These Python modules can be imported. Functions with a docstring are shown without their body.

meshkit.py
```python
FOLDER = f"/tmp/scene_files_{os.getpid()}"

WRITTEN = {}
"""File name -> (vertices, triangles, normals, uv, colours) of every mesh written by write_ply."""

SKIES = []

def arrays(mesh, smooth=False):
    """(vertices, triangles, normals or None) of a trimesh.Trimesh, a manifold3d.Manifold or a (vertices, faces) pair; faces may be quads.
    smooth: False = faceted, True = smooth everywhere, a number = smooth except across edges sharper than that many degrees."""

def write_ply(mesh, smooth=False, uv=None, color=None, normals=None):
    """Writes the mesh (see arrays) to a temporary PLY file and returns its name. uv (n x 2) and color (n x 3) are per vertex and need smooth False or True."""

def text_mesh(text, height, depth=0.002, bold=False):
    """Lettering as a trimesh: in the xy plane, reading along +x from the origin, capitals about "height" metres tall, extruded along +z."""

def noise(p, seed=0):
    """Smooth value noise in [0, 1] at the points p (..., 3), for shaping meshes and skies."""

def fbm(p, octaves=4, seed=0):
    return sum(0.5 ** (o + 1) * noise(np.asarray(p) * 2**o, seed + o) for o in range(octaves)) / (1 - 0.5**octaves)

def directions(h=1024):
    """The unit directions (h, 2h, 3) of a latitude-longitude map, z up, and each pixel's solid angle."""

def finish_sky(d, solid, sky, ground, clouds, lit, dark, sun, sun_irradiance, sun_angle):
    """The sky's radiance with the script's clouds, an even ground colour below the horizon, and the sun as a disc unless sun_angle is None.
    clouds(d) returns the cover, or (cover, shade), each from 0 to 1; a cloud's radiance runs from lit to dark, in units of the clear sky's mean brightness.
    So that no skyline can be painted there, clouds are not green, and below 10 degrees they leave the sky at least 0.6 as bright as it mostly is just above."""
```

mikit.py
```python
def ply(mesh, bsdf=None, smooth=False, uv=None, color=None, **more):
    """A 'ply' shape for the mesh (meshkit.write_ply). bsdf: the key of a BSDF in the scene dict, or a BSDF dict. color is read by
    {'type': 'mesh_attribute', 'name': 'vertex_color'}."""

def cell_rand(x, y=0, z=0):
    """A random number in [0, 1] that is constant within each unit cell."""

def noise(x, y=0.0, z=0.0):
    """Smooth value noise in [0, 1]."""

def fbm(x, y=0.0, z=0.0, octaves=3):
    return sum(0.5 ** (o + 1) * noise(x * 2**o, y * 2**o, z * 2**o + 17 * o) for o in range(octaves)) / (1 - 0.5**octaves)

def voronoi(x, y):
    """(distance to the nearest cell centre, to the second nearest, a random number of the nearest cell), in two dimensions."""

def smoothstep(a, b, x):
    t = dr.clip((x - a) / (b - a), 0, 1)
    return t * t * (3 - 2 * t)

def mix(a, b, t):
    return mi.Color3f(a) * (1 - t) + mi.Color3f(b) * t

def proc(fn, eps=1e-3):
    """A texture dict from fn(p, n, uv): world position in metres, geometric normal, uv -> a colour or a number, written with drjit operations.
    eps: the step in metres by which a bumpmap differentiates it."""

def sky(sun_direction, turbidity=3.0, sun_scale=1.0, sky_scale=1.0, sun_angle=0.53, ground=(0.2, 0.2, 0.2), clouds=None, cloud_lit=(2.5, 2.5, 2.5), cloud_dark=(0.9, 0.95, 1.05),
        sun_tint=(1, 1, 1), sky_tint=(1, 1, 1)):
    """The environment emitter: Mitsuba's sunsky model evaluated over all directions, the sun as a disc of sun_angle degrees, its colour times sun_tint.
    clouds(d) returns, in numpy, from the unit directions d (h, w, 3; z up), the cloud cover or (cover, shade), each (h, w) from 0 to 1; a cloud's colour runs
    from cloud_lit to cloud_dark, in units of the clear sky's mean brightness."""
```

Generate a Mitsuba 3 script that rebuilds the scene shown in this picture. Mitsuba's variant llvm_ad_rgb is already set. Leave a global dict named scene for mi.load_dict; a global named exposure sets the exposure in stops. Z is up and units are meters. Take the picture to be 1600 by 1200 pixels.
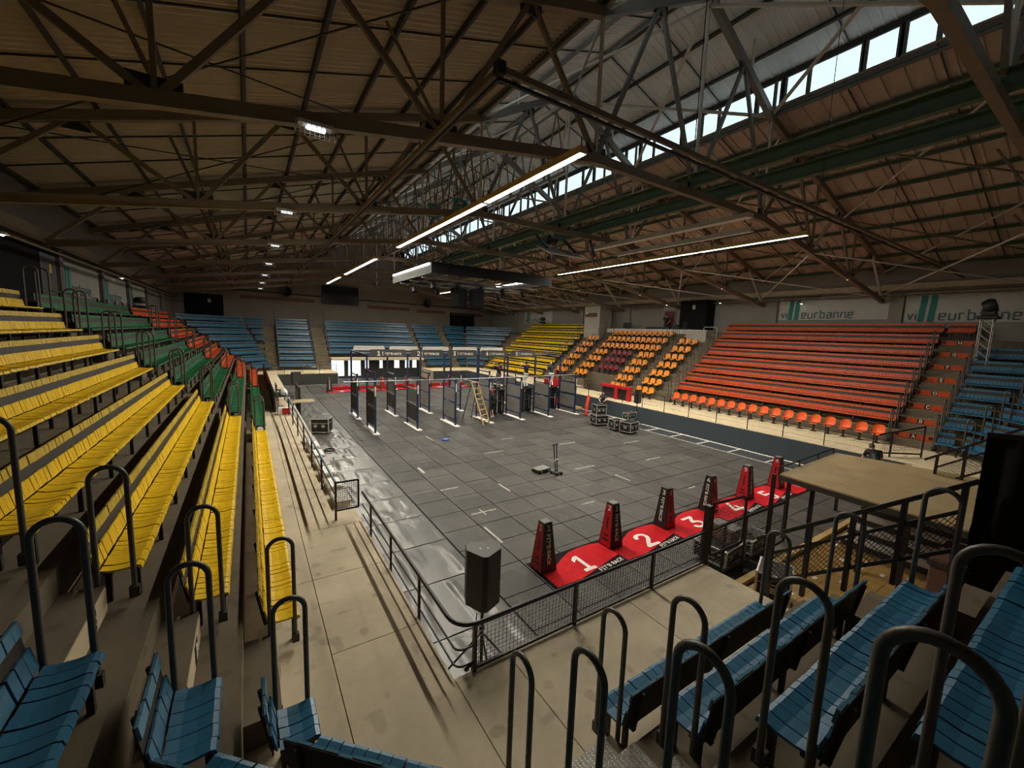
import math, random
import numpy as np, trimesh, manifold3d as m3
import drjit as dr, mitsuba as mi
import mikit, meshkit
from mikit import noise, fbm, smoothstep, mix, cell_rand, proc
from shapely.geometry import Polygon, box as sbox
from shapely import affinity
from shapely.ops import unary_union
T = mi.ScalarTransform4f
scene, labels = {}, {}
rng = random.Random(7)

# ---------------------------------------------------------------- camera, lamps, exposure
EYE = np.array([0.0, 0.0, 5.5])
CAM = np.array([[0.8410446, -0.0371486, 0.5396888], [-0.5398218, -0.1224814, 0.8328209], [0.0351637, -0.9917753, -0.1230659]])   # rows: world x, y, z; columns: camera right, down, forward
FOCAL = 636.8695
_f, _u = CAM[:, 2], -CAM[:, 1]
scene['camera'] = {'type': 'perspective', 'fov': math.degrees(2 * math.atan(800 / FOCAL)), 'fov_axis': 'x', 'near_clip': 0.05, 'far_clip': 400.0,
                   'to_world': T().look_at(origin=EYE.tolist(), target=(EYE + _f).tolist(), up=_u.tolist())}
exposure = 1.95
LAMP = 46.0          # radiance of the lit strip lights
DAY = (0.205, 0.26, 0.275)   # radiance of the clerestory panes

# ---------------------------------------------------------------- materials
def tex(fn): return proc(fn)
def rgb(c): return {'type': 'rgb', 'value': list(c)}
def mat(key, color, rough=0.6, metal=0.0, spec=0.5, **k):
    scene[key] = {'type': 'twosided', 'b': {'type': 'principled', 'base_color': tex(color) if callable(color) else rgb(color), 'roughness': rough, 'metallic': metal, 'specular': spec, **k}}
def mottled(c, amt=0.25, sc=2.5, c2=None):
    c2 = c2 or tuple(x * (1 - amt) for x in c)
    return lambda p, n, uv: mix(c, c2, fbm(p.x * sc, p.y * sc, p.z * sc, 3))
def concrete_fn(p, n, uv):
    a = fbm(p.x * 1.3, p.y * 1.3, p.z * 1.3, 4); b = noise(p.x * 14, p.y * 14, p.z * 14)
    s = smoothstep(0.70, 0.80, noise(p.x * 5.5, p.y * 5.5, p.z * 5.5))
    c = mix((0.50, 0.43, 0.31), (0.34, 0.29, 0.21), a)
    return mix(c, mi.Color3f(0.10, 0.085, 0.06), 0.25 * b * a + 0.45 * s * a)
def mat_fn(p, n, uv):
    a = fbm(p.x * 0.5, p.y * 0.5, 0.0, 4); b = fbm(p.x * 3.0, p.y * 1.1, 0.0, 4)
    r = cell_rand((p.x - 4.3) / 1.1, p.y / 1.06)
    s = smoothstep(0.62, 0.8, fbm(p.x * 9, p.y * 2.5, 0.0, 3))
    c = mix((0.058, 0.056, 0.053), (0.092, 0.087, 0.080), 0.55 * b + 0.45 * a)
    return c * (0.70 + 0.38 * r) + mi.Color3f(0.05, 0.048, 0.043) * s * a * 0.8
def vinyl_fn(p, n, uv):
    a = fbm(p.x * 1.2, p.y * 1.2, 0.0, 4)
    return mix((0.075, 0.076, 0.072), (0.125, 0.124, 0.117), a)
def wallfn(p, n, uv):
    return mix((0.31, 0.295, 0.27), (0.24, 0.23, 0.21), fbm(p.x * 0.7, p.y * 0.7, p.z * 0.7, 4))
def farwall_fn(p, n, uv):
    return mix((0.27, 0.235, 0.20), (0.21, 0.185, 0.16), fbm(p.x * 0.7, p.y * 0.7, p.z * 0.7, 4))
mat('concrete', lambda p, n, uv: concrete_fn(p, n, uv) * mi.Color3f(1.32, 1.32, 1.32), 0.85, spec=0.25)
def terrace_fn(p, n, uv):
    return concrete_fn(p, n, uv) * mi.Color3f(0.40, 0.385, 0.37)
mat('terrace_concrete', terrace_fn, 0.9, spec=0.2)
mat('rubber_mat', mat_fn, 0.55, spec=0.35)
mat('grey_vinyl', vinyl_fn, 0.34, spec=0.5)
mat('court_dark', (0.035, 0.038, 0.043), 0.6)
mat('court_blue', (0.042, 0.058, 0.072), 0.7)
mat('wall_painted_shade', (0.13, 0.12, 0.11), 0.9, spec=0.2)  # same paint as the other walls, the left side's shade put into the colour
mat('banner_painted_shade', mottled((0.26, 0.255, 0.235), 0.15, 1.5), 0.9)  # banner cloth darkened: shade of the left wall painted into it
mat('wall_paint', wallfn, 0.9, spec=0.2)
mat('far_wall_paint', farwall_fn, 0.9, spec=0.2)
mat('sheet_brown', mottled((0.56, 0.485, 0.385), 0.2, 1.2), 0.9, spec=0.15)
mat('sheet_pink', mottled((0.54, 0.45, 0.375), 0.2, 1.2), 0.9, spec=0.15)
mat('sheet_grey', mottled((0.70, 0.70, 0.68), 0.22, 0.8), 0.7, spec=0.3)
mat('steel_brown', mottled((0.22, 0.175, 0.12), 0.3, 3.0), 0.6)
mat('steel_dark', (0.03, 0.027, 0.022), 0.6)
mat('steel_grey', (0.16, 0.155, 0.14), 0.5)
mat('steel_white', (0.5, 0.48, 0.43), 0.5)
mat('steel_green', (0.065, 0.112, 0.066), 0.6)
mat('rail_grey', mottled((0.085, 0.085, 0.072), 0.3, 20.0), 0.42, spec=0.6)
mat('rail_black', (0.012, 0.012, 0.014), 0.4)
mat('rail_blue', (0.10, 0.19, 0.30), 0.4)
def yellow_fn(p, n, uv):
    return mix((0.82, 0.55, 0.010), (0.62, 0.40, 0.008), 0.55 * fbm(p.x * 5, p.y * 5, p.z * 5, 3) + 0.45 * cell_rand((p.y - 6.0) / 0.12819))
mat('yellow', yellow_fn, 0.42, spec=0.2)
mat('yellow_worn', mottled((0.60, 0.42, 0.03), 0.35, 9.0), 0.5)
mat('blue', mottled((0.023, 0.135, 0.24), 0.25, 6.0), 0.36, spec=0.5)
mat('blue_pale', mottled((0.10, 0.27, 0.40), 0.3, 9.0), 0.35)
mat('green', mottled((0.012, 0.13, 0.045), 0.25, 6.0), 0.45, spec=0.3)
mat('red', mottled((0.60, 0.080, 0.014), 0.22, 5.0), 0.42, spec=0.35)
mat('seat_red', (0.80, 0.115, 0.015), 0.3, spec=0.6)
mat('seat_orange', (0.80, 0.28, 0.018), 0.33, spec=0.6)
mat('seat_maroon', (0.20, 0.012, 0.03), 0.4)
mat('black', (0.012, 0.012, 0.012), 0.5)
mat('black_soft', (0.012, 0.012, 0.013), 0.9, spec=0.1)
mat('charcoal', (0.045, 0.045, 0.043), 0.6)
mat('white', (0.72, 0.70, 0.66), 0.55)
mat('white_worn', mottled((0.5, 0.48, 0.43), 0.4, 12.0), 0.6)
mat('red_carpet', mottled((0.62, 0.010, 0.018), 0.18, 8.0), 0.8, spec=0.2)
mat('cone_red', (0.48, 0.008, 0.015), 0.45)
mat('navy', (0.018, 0.030, 0.085), 0.4)
mat('panel_grey', mottled((0.20, 0.195, 0.18), 0.15, 5.0), 0.7)
mat('panel_dark', (0.075, 0.075, 0.070), 0.7)
mat('alu', (0.62, 0.62, 0.60), 0.35, metal=0.7)
mat('alu_dull', (0.40, 0.39, 0.36), 0.45, metal=0.3)
mat('checker_plate', mottled((0.26, 0.245, 0.20), 0.3, 20.0), 0.5, metal=0.2)
mat('wood', mottled((0.58, 0.40, 0.15), 0.25, 6.0), 0.5)
mat('ply', mottled((0.36, 0.265, 0.135), 0.3, 1.6), 0.65)
mat('parquet', mottled((0.42, 0.26, 0.09), 0.3, 4.0), 0.35)
mat('deck_pale', mottled((0.62, 0.52, 0.34), 0.2, 3.0), 0.7)
mat('teal', (0.02, 0.20, 0.165), 0.7)
mat('slate_letter', (0.07, 0.13, 0.15), 0.7)
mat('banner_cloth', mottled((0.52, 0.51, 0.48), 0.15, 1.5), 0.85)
mat('door_red', (0.12, 0.015, 0.02), 0.5)
mat('stripe_brown', (0.13, 0.065, 0.045), 0.7)
mat('skin', (0.50, 0.30, 0.21), 0.55)
mat('hair', (0.035, 0.022, 0.015), 0.6)
mat('cloth_white', (0.7, 0.7, 0.7), 0.8)
mat('cloth_grey', (0.12, 0.13, 0.15), 0.85)
mat('cloth_navy', (0.02, 0.028, 0.05), 0.85)
mat('cloth_red', (0.6, 0.03, 0.02), 0.75)
mat('blue_plastic', (0.02, 0.09, 0.35), 0.4)
mat('cyan_paint', (0.03, 0.28, 0.30), 0.4)
mat('screen', (0.008, 0.008, 0.009), 0.25)

# ---------------------------------------------------------------- helpers
def num(n):
    if n not in used: used[n] = 0; return n
    used[n] += 1; return f'{n}_{used[n]:03d}'
used = {}
def note(key, label=None, cat=None, group=None, kind=None):
    d = {k: v for k, v in dict(label=label, category=cat, group=group, kind=kind).items() if v}
    if d: labels.setdefault(key, {}).update(d)
def thing(name, label, cat, group=None, kind=None):
    k = num(name); note(k, label, cat, group, kind); return k
def put(key, shape): scene[key] = shape; return key
def obj(name, mesh, m, parent=None, label=None, cat=None, group=None, kind=None, smooth=False, to=None):
    k = num((parent + '__' if parent else '') + name)
    d = mesh if isinstance(mesh, dict) else mikit.ply(mesh, m, smooth=smooth)
    if isinstance(mesh, dict) and m: d = {**d, 'bsdf': {'type': 'ref', 'id': m}}
    if to is not None: d = {**d, 'to_world': to}
    scene[k] = d; note(k, label, cat, group, kind); return k
def mat4(M): return T(np.asarray(M, float).tolist())
def shift(x, y, z, rz=0): return T().translate([float(x), float(y), float(z)]).rotate([0, 0, 1], float(rz))
def V(f): return np.asarray(f, float)
CV = V([[0, 0, 0], [1, 0, 0], [1, 1, 0], [0, 1, 0], [0, 0, 1], [1, 0, 1], [1, 1, 1], [0, 1, 1]])
CF = np.array([[0, 2, 1], [0, 3, 2], [4, 5, 6], [4, 6, 7], [0, 1, 5], [0, 5, 4], [1, 2, 6], [1, 6, 5], [2, 3, 7], [2, 7, 6], [3, 0, 4], [3, 4, 7]])
def TM(v, f): return trimesh.Trimesh(V(v), np.asarray(f, int), process=False)
def bx(x0, y0, z0, x1, y1, z1): return TM(CV * (V([x1, y1, z1]) - V([x0, y0, z0])) + V([x0, y0, z0]), CF)
def cat(*ms):
    ms = [m for m in (ms[0] if len(ms) == 1 and isinstance(ms[0], (list, tuple)) else ms)]
    vs, fs, n = [], [], 0
    for m in ms: vs.append(m.vertices); fs.append(m.faces + n); n += len(m.vertices)
    return TM(np.vstack(vs), np.vstack(fs))
def frame_of(a, b, up=(0, 0, 1)):
    a, b = V(a), V(b); d = b - a; L = np.linalg.norm(d); d = d / L; up = V(up)
    if abs(d @ up) > 0.98: up = V([0, 1, 0]) if abs(d[1]) < 0.9 else V([1, 0, 0])
    s = np.cross(d, up); s /= np.linalg.norm(s); return a, d, s, np.cross(s, d), L
def bar(a, b, w, h=None, up=(0, 0, 1)):
    h = h or w; o, d, s, t, L = frame_of(a, b, up)
    c = CV - V([0, .5, .5]); return TM(o + c[:, :1] * d * L + c[:, 1:2] * s * w + c[:, 2:] * t * h, CF)
def tube(pts, r, n=8, cap=True):
    pts = V(pts); t = np.gradient(pts, axis=0); t /= np.linalg.norm(t, axis=1, keepdims=True)
    a0 = V([0, 0, 1]) if abs(t[0] @ V([0, 0, 1])) < .9 else V([1, 0, 0])
    rings = []; a = np.cross(t[0], a0); a /= np.linalg.norm(a)
    for p, d in zip(pts, t):
        a = a - d * (a @ d); a /= np.linalg.norm(a); b = np.cross(d, a)
        g = np.arange(n) * 2 * np.pi / n; rings.append(p + r * (np.cos(g)[:, None] * a + np.sin(g)[:, None] * b))
    v = np.vstack(rings); f = []; k = len(pts)
    i, j = np.meshgrid(np.arange(k - 1), np.arange(n), indexing='ij'); j2 = (j + 1) % n
    f = np.vstack([np.stack([i * n + j, i * n + j2, (i + 1) * n + j2], -1).reshape(-1, 3), np.stack([i * n + j, (i + 1) * n + j2, (i + 1) * n + j], -1).reshape(-1, 3)])
    if cap:
        v = np.vstack([v, pts[:1], pts[-1:]]); q = np.arange(n)
        f = np.vstack([f, np.stack([q * 0 + k * n, (q + 1) % n, q], 1), np.stack([q * 0 + k * n + 1, (k - 1) * n + q, (k - 1) * n + (q + 1) % n], 1)])
    return TM(v, f)
def fillet(pts, r, n=5):
    pts = V(pts); out = [pts[0]]
    for i in range(1, len(pts) - 1):
        a, b, c = pts[i - 1], pts[i], pts[i + 1]
        u = (a - b) / np.linalg.norm(a - b); w = (c - b) / np.linalg.norm(c - b)
        rr = min(r, .49 * np.linalg.norm(a - b), .49 * np.linalg.norm(c - b))
        p, q = b + u * rr, b + w * rr
        for t in np.linspace(0, 1, n): out.append((1 - t) ** 2 * p + 2 * t * (1 - t) * b + t * t * q)
    out.append(pts[-1]); return V(out)
def prism(poly, z0, z1):
    gs = getattr(poly, 'geoms', [poly]); out = []
    for g in gs:
        if g.area < 1e-6: continue
        m = trimesh.creation.extrude_polygon(g, z1 - z0, engine='earcut'); m.apply_translation([0, 0, z0]); out.append(m)
    return cat(out)
def lathe(prof, n=20): return trimesh.creation.revolve(V(prof), sections=n)
def rot(m, M): m = m.copy(); m.apply_transform(np.asarray(M, float)); return m
def basis(o, x, y, z):
    M = np.eye(4); M[:3, 0], M[:3, 1], M[:3, 2], M[:3, 3] = x, y, z, o; return M
def rbox(x0, y0, z0, x1, y1, z1, r=.02):
    r = min(r, .45 * min(x1 - x0, y1 - y0, z1 - z0))
    pts = [m3.Manifold.sphere(r, 8).translate([x, y, z]) for x in (x0 + r, x1 - r) for y in (y0 + r, y1 - r) for z in (z0 + r, z1 - r)]
    m = m3.Manifold.batch_hull(pts).to_mesh(); return TM(m.vert_properties[:, :3], m.tri_verts)
def words(s, h, M, m, parent, name='lettering', depth=.004, bold=True, center=False):
    t = meshkit.text_mesh(s, h, depth, bold)
    if center: b = t.bounds; t.apply_translation([-(b[0][0] + b[1][0]) / 2, -(b[0][1] + b[1][1]) / 2, 0])
    return obj(name, rot(t, M), m, parent)
ORD = 'first second third fourth fifth sixth seventh eighth ninth tenth eleventh twelfth thirteenth fourteenth fifteenth sixteenth seventeenth eighteenth nineteenth twentieth'.split()
NUMW = 'one two three four five six'.split()
# ---------------------------------------------------------------- hall measures
ZW, RISE, PITCH, K = 1.03, 0.616, 0.8, 0.414
XL, XR, YN, YF = -6.5, 32.3, -5.0, 56.0        # walls
SEAT = 0.445
CX = 12.9
def octo(o):
    return [(.47 - o, 4.0 - K * o), (1.6 - K * o, 2.87 - o), (23.54 + K * o, 2.87 - o), (24.62 + o, 3.95 - K * o),
            (24.62 + o, 44.8 + K * o), (23.14 + K * o, 46.28 + o), (1.95 - K * o, 46.28 + o), (.47 - o, 44.8 + K * o)]
def tread(i): return ZW + i * RISE              # i = row - 1
def zs(x): return 10.25 + .285 * (min(x, 2 * CX - x) + 6.5)
HALL = sbox(XL, YN, XR, YF)
VOM = sbox(7.55, YN - 1, 16.6, 4.34)
DOORCUT = sbox(7.35, 42.9, 17.3, 47.75)
PRESS = sbox(24.0, 23.75, 26.1, 27.1)
TRUSS_Y = [2.2 + 6.8 * k for k in range(8)]

# floor
obj('floor', bx(XL, YN, -.3, XR, YF, -.03), 'court_dark', kind='structure')
def tile_mesh(w, d, h, g=.012):
    return cat(bx(g, g, -.028, w - g, d - g, h))
n = 0; extra = []
for j in range(36):
    for i in range(14):
        h = rng.uniform(-.002, .004)
        m = tile_mesh(1.1, 1.06, h); a = rng.uniform(-.25, .25)
        M = trimesh.transformations.rotation_matrix(math.radians(a), [0, 0, 1], [.55, .53, 0])
        m.apply_transform(M); m.apply_translation([4.27 + 1.1 * i, 4.5 + 1.06 * j, 0])
        if n < 300: obj('rubber_mat', m, 'rubber_mat', 'floor'); n += 1
        else: extra.append(m)
obj('distant_rubber_mats', cat(extra), 'rubber_mat', 'floor', kind='stuff')
def grid(x0, x1, y0, y1, nx, ny, zf):
    X, Y = np.meshgrid(np.linspace(x0, x1, nx), np.linspace(y0, y1, ny), indexing='ij')
    v = np.stack([X, Y, zf(X, Y)], -1).reshape(-1, 3); i, j = np.meshgrid(np.arange(nx - 1), np.arange(ny - 1), indexing='ij')
    a = (i * ny + j).ravel(); return TM(v, np.vstack([np.stack([a, a + ny, a + ny + 1], 1), np.stack([a, a + ny + 1, a + 1], 1)]))
for k in range(23):
    y0 = 4.5 + 1.65 * k + .07
    def zf(X, Y, s=k):
        q = np.stack([X * 4.5, Y * .9 + s * 7, X * 0], -1); e = np.clip(np.minimum.reduce([X - 2.11, 4.22 - X, Y - y0, y0 + 1.62 - Y]) * 6, 0, 1)
        return .002 + e * (.08 * np.maximum(meshkit.noise(q, 3) - .5, 0) + .16 * np.maximum(meshkit.noise(np.stack([X * 2.2 + s, Y * .7, X * 0], -1), 5) - .66, 0)) + .001 * (s % 2)
    obj('vinyl_sheet', grid(2.11, 4.22, y0, y0 + 1.618, 60, 26, zf), 'grey_vinyl', 'floor', smooth=True)
def line(x0, y0, x1, y1, m='white_worn', z=.006): obj('painted_line', bx(x0, y0, -.03, x1, y1, z), m, 'floor')
line(21.12, 6, 21.2, 43, 'white'); line(19.86, 6, 19.92, 33, 'white_worn')
for y in (7.0, 8.9, 10.7, 12.4, 14.05, 15.7, 17.4, 19.2, 21.0, 22.8, 24.6): line(19.92, y, 21.12, y + .07, 'white')
line(2.2, 42.0, 21.1, 42.08)
for x0, y0, x1, y1 in ((5.4, 12.65, 6.1, 12.7), (5.5, 10.45, 6.35, 10.5), (5.86, 10.25, 5.9, 10.7), (5.42, 8.6, 5.48, 9.6), (7.6, 18.9, 7.66, 19.9), (8.9, 15.8, 9.9, 15.85), (11.2, 12.2, 12.3, 12.26), (13.0, 15.5, 14.1, 15.56), (10.9, 17.6, 11.6, 17.65), (12.2, 10.2, 12.26, 11.0), (5.5, 14.6, 5.6, 15.3), (7.5, 11.5, 7.56, 12.3), (15.0, 11.7, 16.0, 11.76), (13.6, 8.6, 14.0, 8.66), (16.3, 14.2, 17.5, 14.25), (9.0, 9.4, 9.6, 9.45)):
    line(x0, y0, x1, y1, 'white_worn', .0075)

# raised walkway round the court and its slabs
ring0 = HALL.difference(sbox(2.08, 4.34, 21.4, 43.0)).difference(VOM).difference(DOORCUT).difference(PRESS)
thing('walkway_floor', 'concrete walkway between the court edge and the seating', 'floor', kind='structure')
note('walkway_floor', kind='structure')
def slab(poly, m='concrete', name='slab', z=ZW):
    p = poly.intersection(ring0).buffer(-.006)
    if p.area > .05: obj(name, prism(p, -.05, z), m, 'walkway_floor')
ys = [2.6, 5.55] + [5.55 + 1.95 * k for k in range(1, 20)] + [43.0]
inner = Polygon(octo(.2 - .13 + .45))
for a, b in zip(ys, ys[1:]): slab(sbox(.8, a, 2.08, b))
for a, b in zip(ys[::2], ys[2::2]): slab(sbox(-1.2, a, .8, b), 'concrete', 'kerb_slab')
for a, b in ((1.2, 2.9), (2.9, 5.3), (5.3, 7.6), (16.6, 19), (19, 21.4)): slab(sbox(a, .5, b, 4.34).difference(sbox(-9, 2.6, 2.08, 43)), 'concrete')
slab(sbox(-1.2, .5, 1.2, 2.6)); 
for k in range(22): slab(sbox(21.4, .5 + 2.2 * k, 26, .5 + 2.2 * (k + 1)), 'deck_pale', 'pale_slab')
for k in range(11): slab(sbox(-1.2 + 2.06 * k, 43, -1.2 + 2.06 * (k + 1), 48), 'deck_pale', 'pale_slab')
# thin boards closing the walkway's court side
def wall(name, mesh, m, label=None): return obj(name, mesh, m, kind='structure', label=label)
wall('court_side_wall', bx(21.34, 4.6, -.03, 21.4, 43, ZW - .03), 'court_blue')
wall('court_side_wall', cat(bx(2.1, 42.95, -.03, 7.3, 43.0, ZW - .05), bx(17.3, 42.95, -.03, 21.3, 43, ZW - .05)), 'charcoal')
wall('court_side_wall', bx(2.08, 4.36, -.03, 2.1, 42.9, ZW - .1), 'concrete')
wall('court_side_wall', bx(2.1, 4.34, -.03, 7.5, 4.36, ZW - .1), 'concrete')

# stepped concrete seating tiers, half steps in the aisles
for i in range(1, 9):
    o = PITCH * i - .13
    P = HALL.difference(Polygon(octo(o))).difference(VOM)
    if i < 8: P = P.difference(HALL.difference(Polygon(octo(o + PITCH))))
    else: P = P.intersection(sbox(27, YN, XR, 46))
    if i <= 1: P = P.difference(DOORCUT).difference(PRESS)
    if i == 7: P = unary_union([P, HALL.difference(Polygon(octo(o))).intersection(sbox(XL, YN, 27, YF)).difference(VOM)]).difference(sbox(27, 3, XR, 46).difference(Polygon(octo(o + PITCH))))
    zb = -.05 if i > 1 else -.05
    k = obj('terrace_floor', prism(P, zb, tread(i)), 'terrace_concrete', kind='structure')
    k = 'terrace_floor' if i == 1 else f'terrace_floor_{i-1:03d}'
    def step(x0, y0, x1, y1, m='terrace_concrete', lab=None, h=.5):
        p = sbox(min(x0, x1), min(y0, y1), max(x0, x1), max(y0, y1)).difference(VOM)
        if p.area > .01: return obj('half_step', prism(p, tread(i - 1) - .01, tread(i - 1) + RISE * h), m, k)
    e = PITCH * i - .13; D = .36
    L = .47 - e; R_ = 24.62 + e; N_ = 2.87 - e; F_ = 46.28 + e
    for a, b in ((4.6, 5.95), (18.12, 18.88), (31.06, 31.68), (44.35, 45.1)):
        if i < 8: step(L, a, L + D, b)
    for a, b in ((4.58, 5.98), (17.92, 19.08), (20.98, 21.92), (28.95, 29.92), (31.66, 32.95)): step(R_ - D, a, R_, b)
    if i < 8:
        for a, b in ((1.95, 3.06), (6.62, 7.5)): step(a, N_, b, N_ + D)
        for a, b in ((1.4, 2.44), (5.9, 7.25), (17.35, 17.9), (21.3, 22.2)):
            if not (i <= 2 and 7 < b < 18 and a > 7.2): step(a, F_ - D, b, F_)
    # painted riser strips with the row letters
    ch = 'ABCDEFGHI'[i - 1]
    if i <= 8:
        s = obj('riser_strip', bx(R_ - .012, 4.6, tread(i - 1) + .34, R_ + .0, 5.97, tread(i) - .03), 'red', k)
        pl_ = obj('letter_plate', bx(R_ - .018, 5.2, tread(i - 1) + .37, R_ - .01, 5.42, tread(i) - .05), 'black', s)
        obj('letter', rot(meshkit.text_mesh(ch, .15, .006, True), basis([R_ - .018, 5.37, tread(i - 1) + .4], [0, -1, 0], [0, 0, 1], [-1, 0, 0])), 'white', s)
        for yy in (4.66, 5.8): obj('grip_pad', bx(R_ - .018, yy, tread(i - 1) + .42, R_ - .01, yy + .14, tread(i) - .05), 'black', s)
    if i in (1, 2, 3):
        s = obj('riser_strip', bx(L + D, 4.7, tread(i - 1) + .02, L + D + .01, 5.9, tread(i - 1) + .3), 'deck_pale', k)
        obj('letter_plate', bx(L + D + .01, 5.3, tread(i - 1) + .05, L + D + .016, 5.52, tread(i - 1) + .27), 'black', s)
        obj('letter', rot(meshkit.text_mesh(ch, .15, .006, True), basis([L + D + .016, 5.34, tread(i - 1) + .09], [0, 1, 0], [0, 0, 1], [1, 0, 0])), 'white', s)
    if i in (1, 2):   # chequer plate on the near stair
        for zz, q in ((tread(i - 1) + RISE * .5, D), (tread(i), .0)):
            yb = N_ + (D if q else 0)
            pm = [bx(1.93, yb - .34, zz, 2.97, yb + .004, zz + .008), bx(1.93, yb, zz - .22, 2.97, yb + .008, zz)]
            pl_ = obj('chequer_plate', cat(pm), 'checker_plate', k)
            studs = []
            for a in range(22):
                for b in range(12):
                    x, y = 1.97 + a * .0455, yb - .32 + b * .028 if b < 12 else 0
                    d = .012; s2 = 1 if (a + b) % 2 else -1
                    studs.append(bar((x - d * .7, y - s2 * d * .7, zz + .008), (x + d * .7, y + s2 * d * .7, zz + .008), .006, .006))
            obj('tread_studs', cat(studs), 'alu', pl_, kind='stuff')

# vomitory: side walls, stair of planks, pit floor
wall('vomitory_wall', cat(bx(7.5, YN, -.03, 7.55, 4.34, ZW - .002), *[bx(7.5, YN, -.03, 7.56, 2.87 - (PITCH * i - .13), tread(i) - .003) for i in range(1, 8)]), 'concrete')
wall('vomitory_wall', cat(bx(16.6, YN, -.03, 16.65, 4.34, ZW - .002), *[bx(16.6, YN, -.03, 16.65, 2.87 - (PITCH * i - .13), tread(i) - .003) for i in range(1, 8)]), 'concrete')
thing('pit_floor', 'brown block floor of the sunken entry under the deck', 'floor', kind='structure')
for a in range(28):
    for b in range(16):
        c = rng.random()
        if a * 16 + b < 1e9: pass
blk, wht = [], []
for a in range(22):
    for b in range(16):
        x, y = 7.7 + a * .4, 4.25 - (b + 1) * .4
        (blk).append(bx(x + .004, y + .004, -.03, x + .396, y + .396, .002 + rng.uniform(0, .003)))
        if rng.random() < .3: wht.append(bx(x + .1, y + .12, .0, x + .26, y + .2, .008))
for q in blk[:300]: obj('floor_block', q, 'parquet', 'pit_floor')
obj('distant_floor_blocks', cat(blk[300:]), 'parquet', 'pit_floor', kind='stuff')
obj('white_marks', cat(wht), 'white', 'pit_floor', kind='stuff')  # small white oblongs on randomly chosen blocks
obj('edge_beam', bx(8.2, 4.3, -.03, 16.5, 4.45, .1), 'wood', 'pit_floor')

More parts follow.
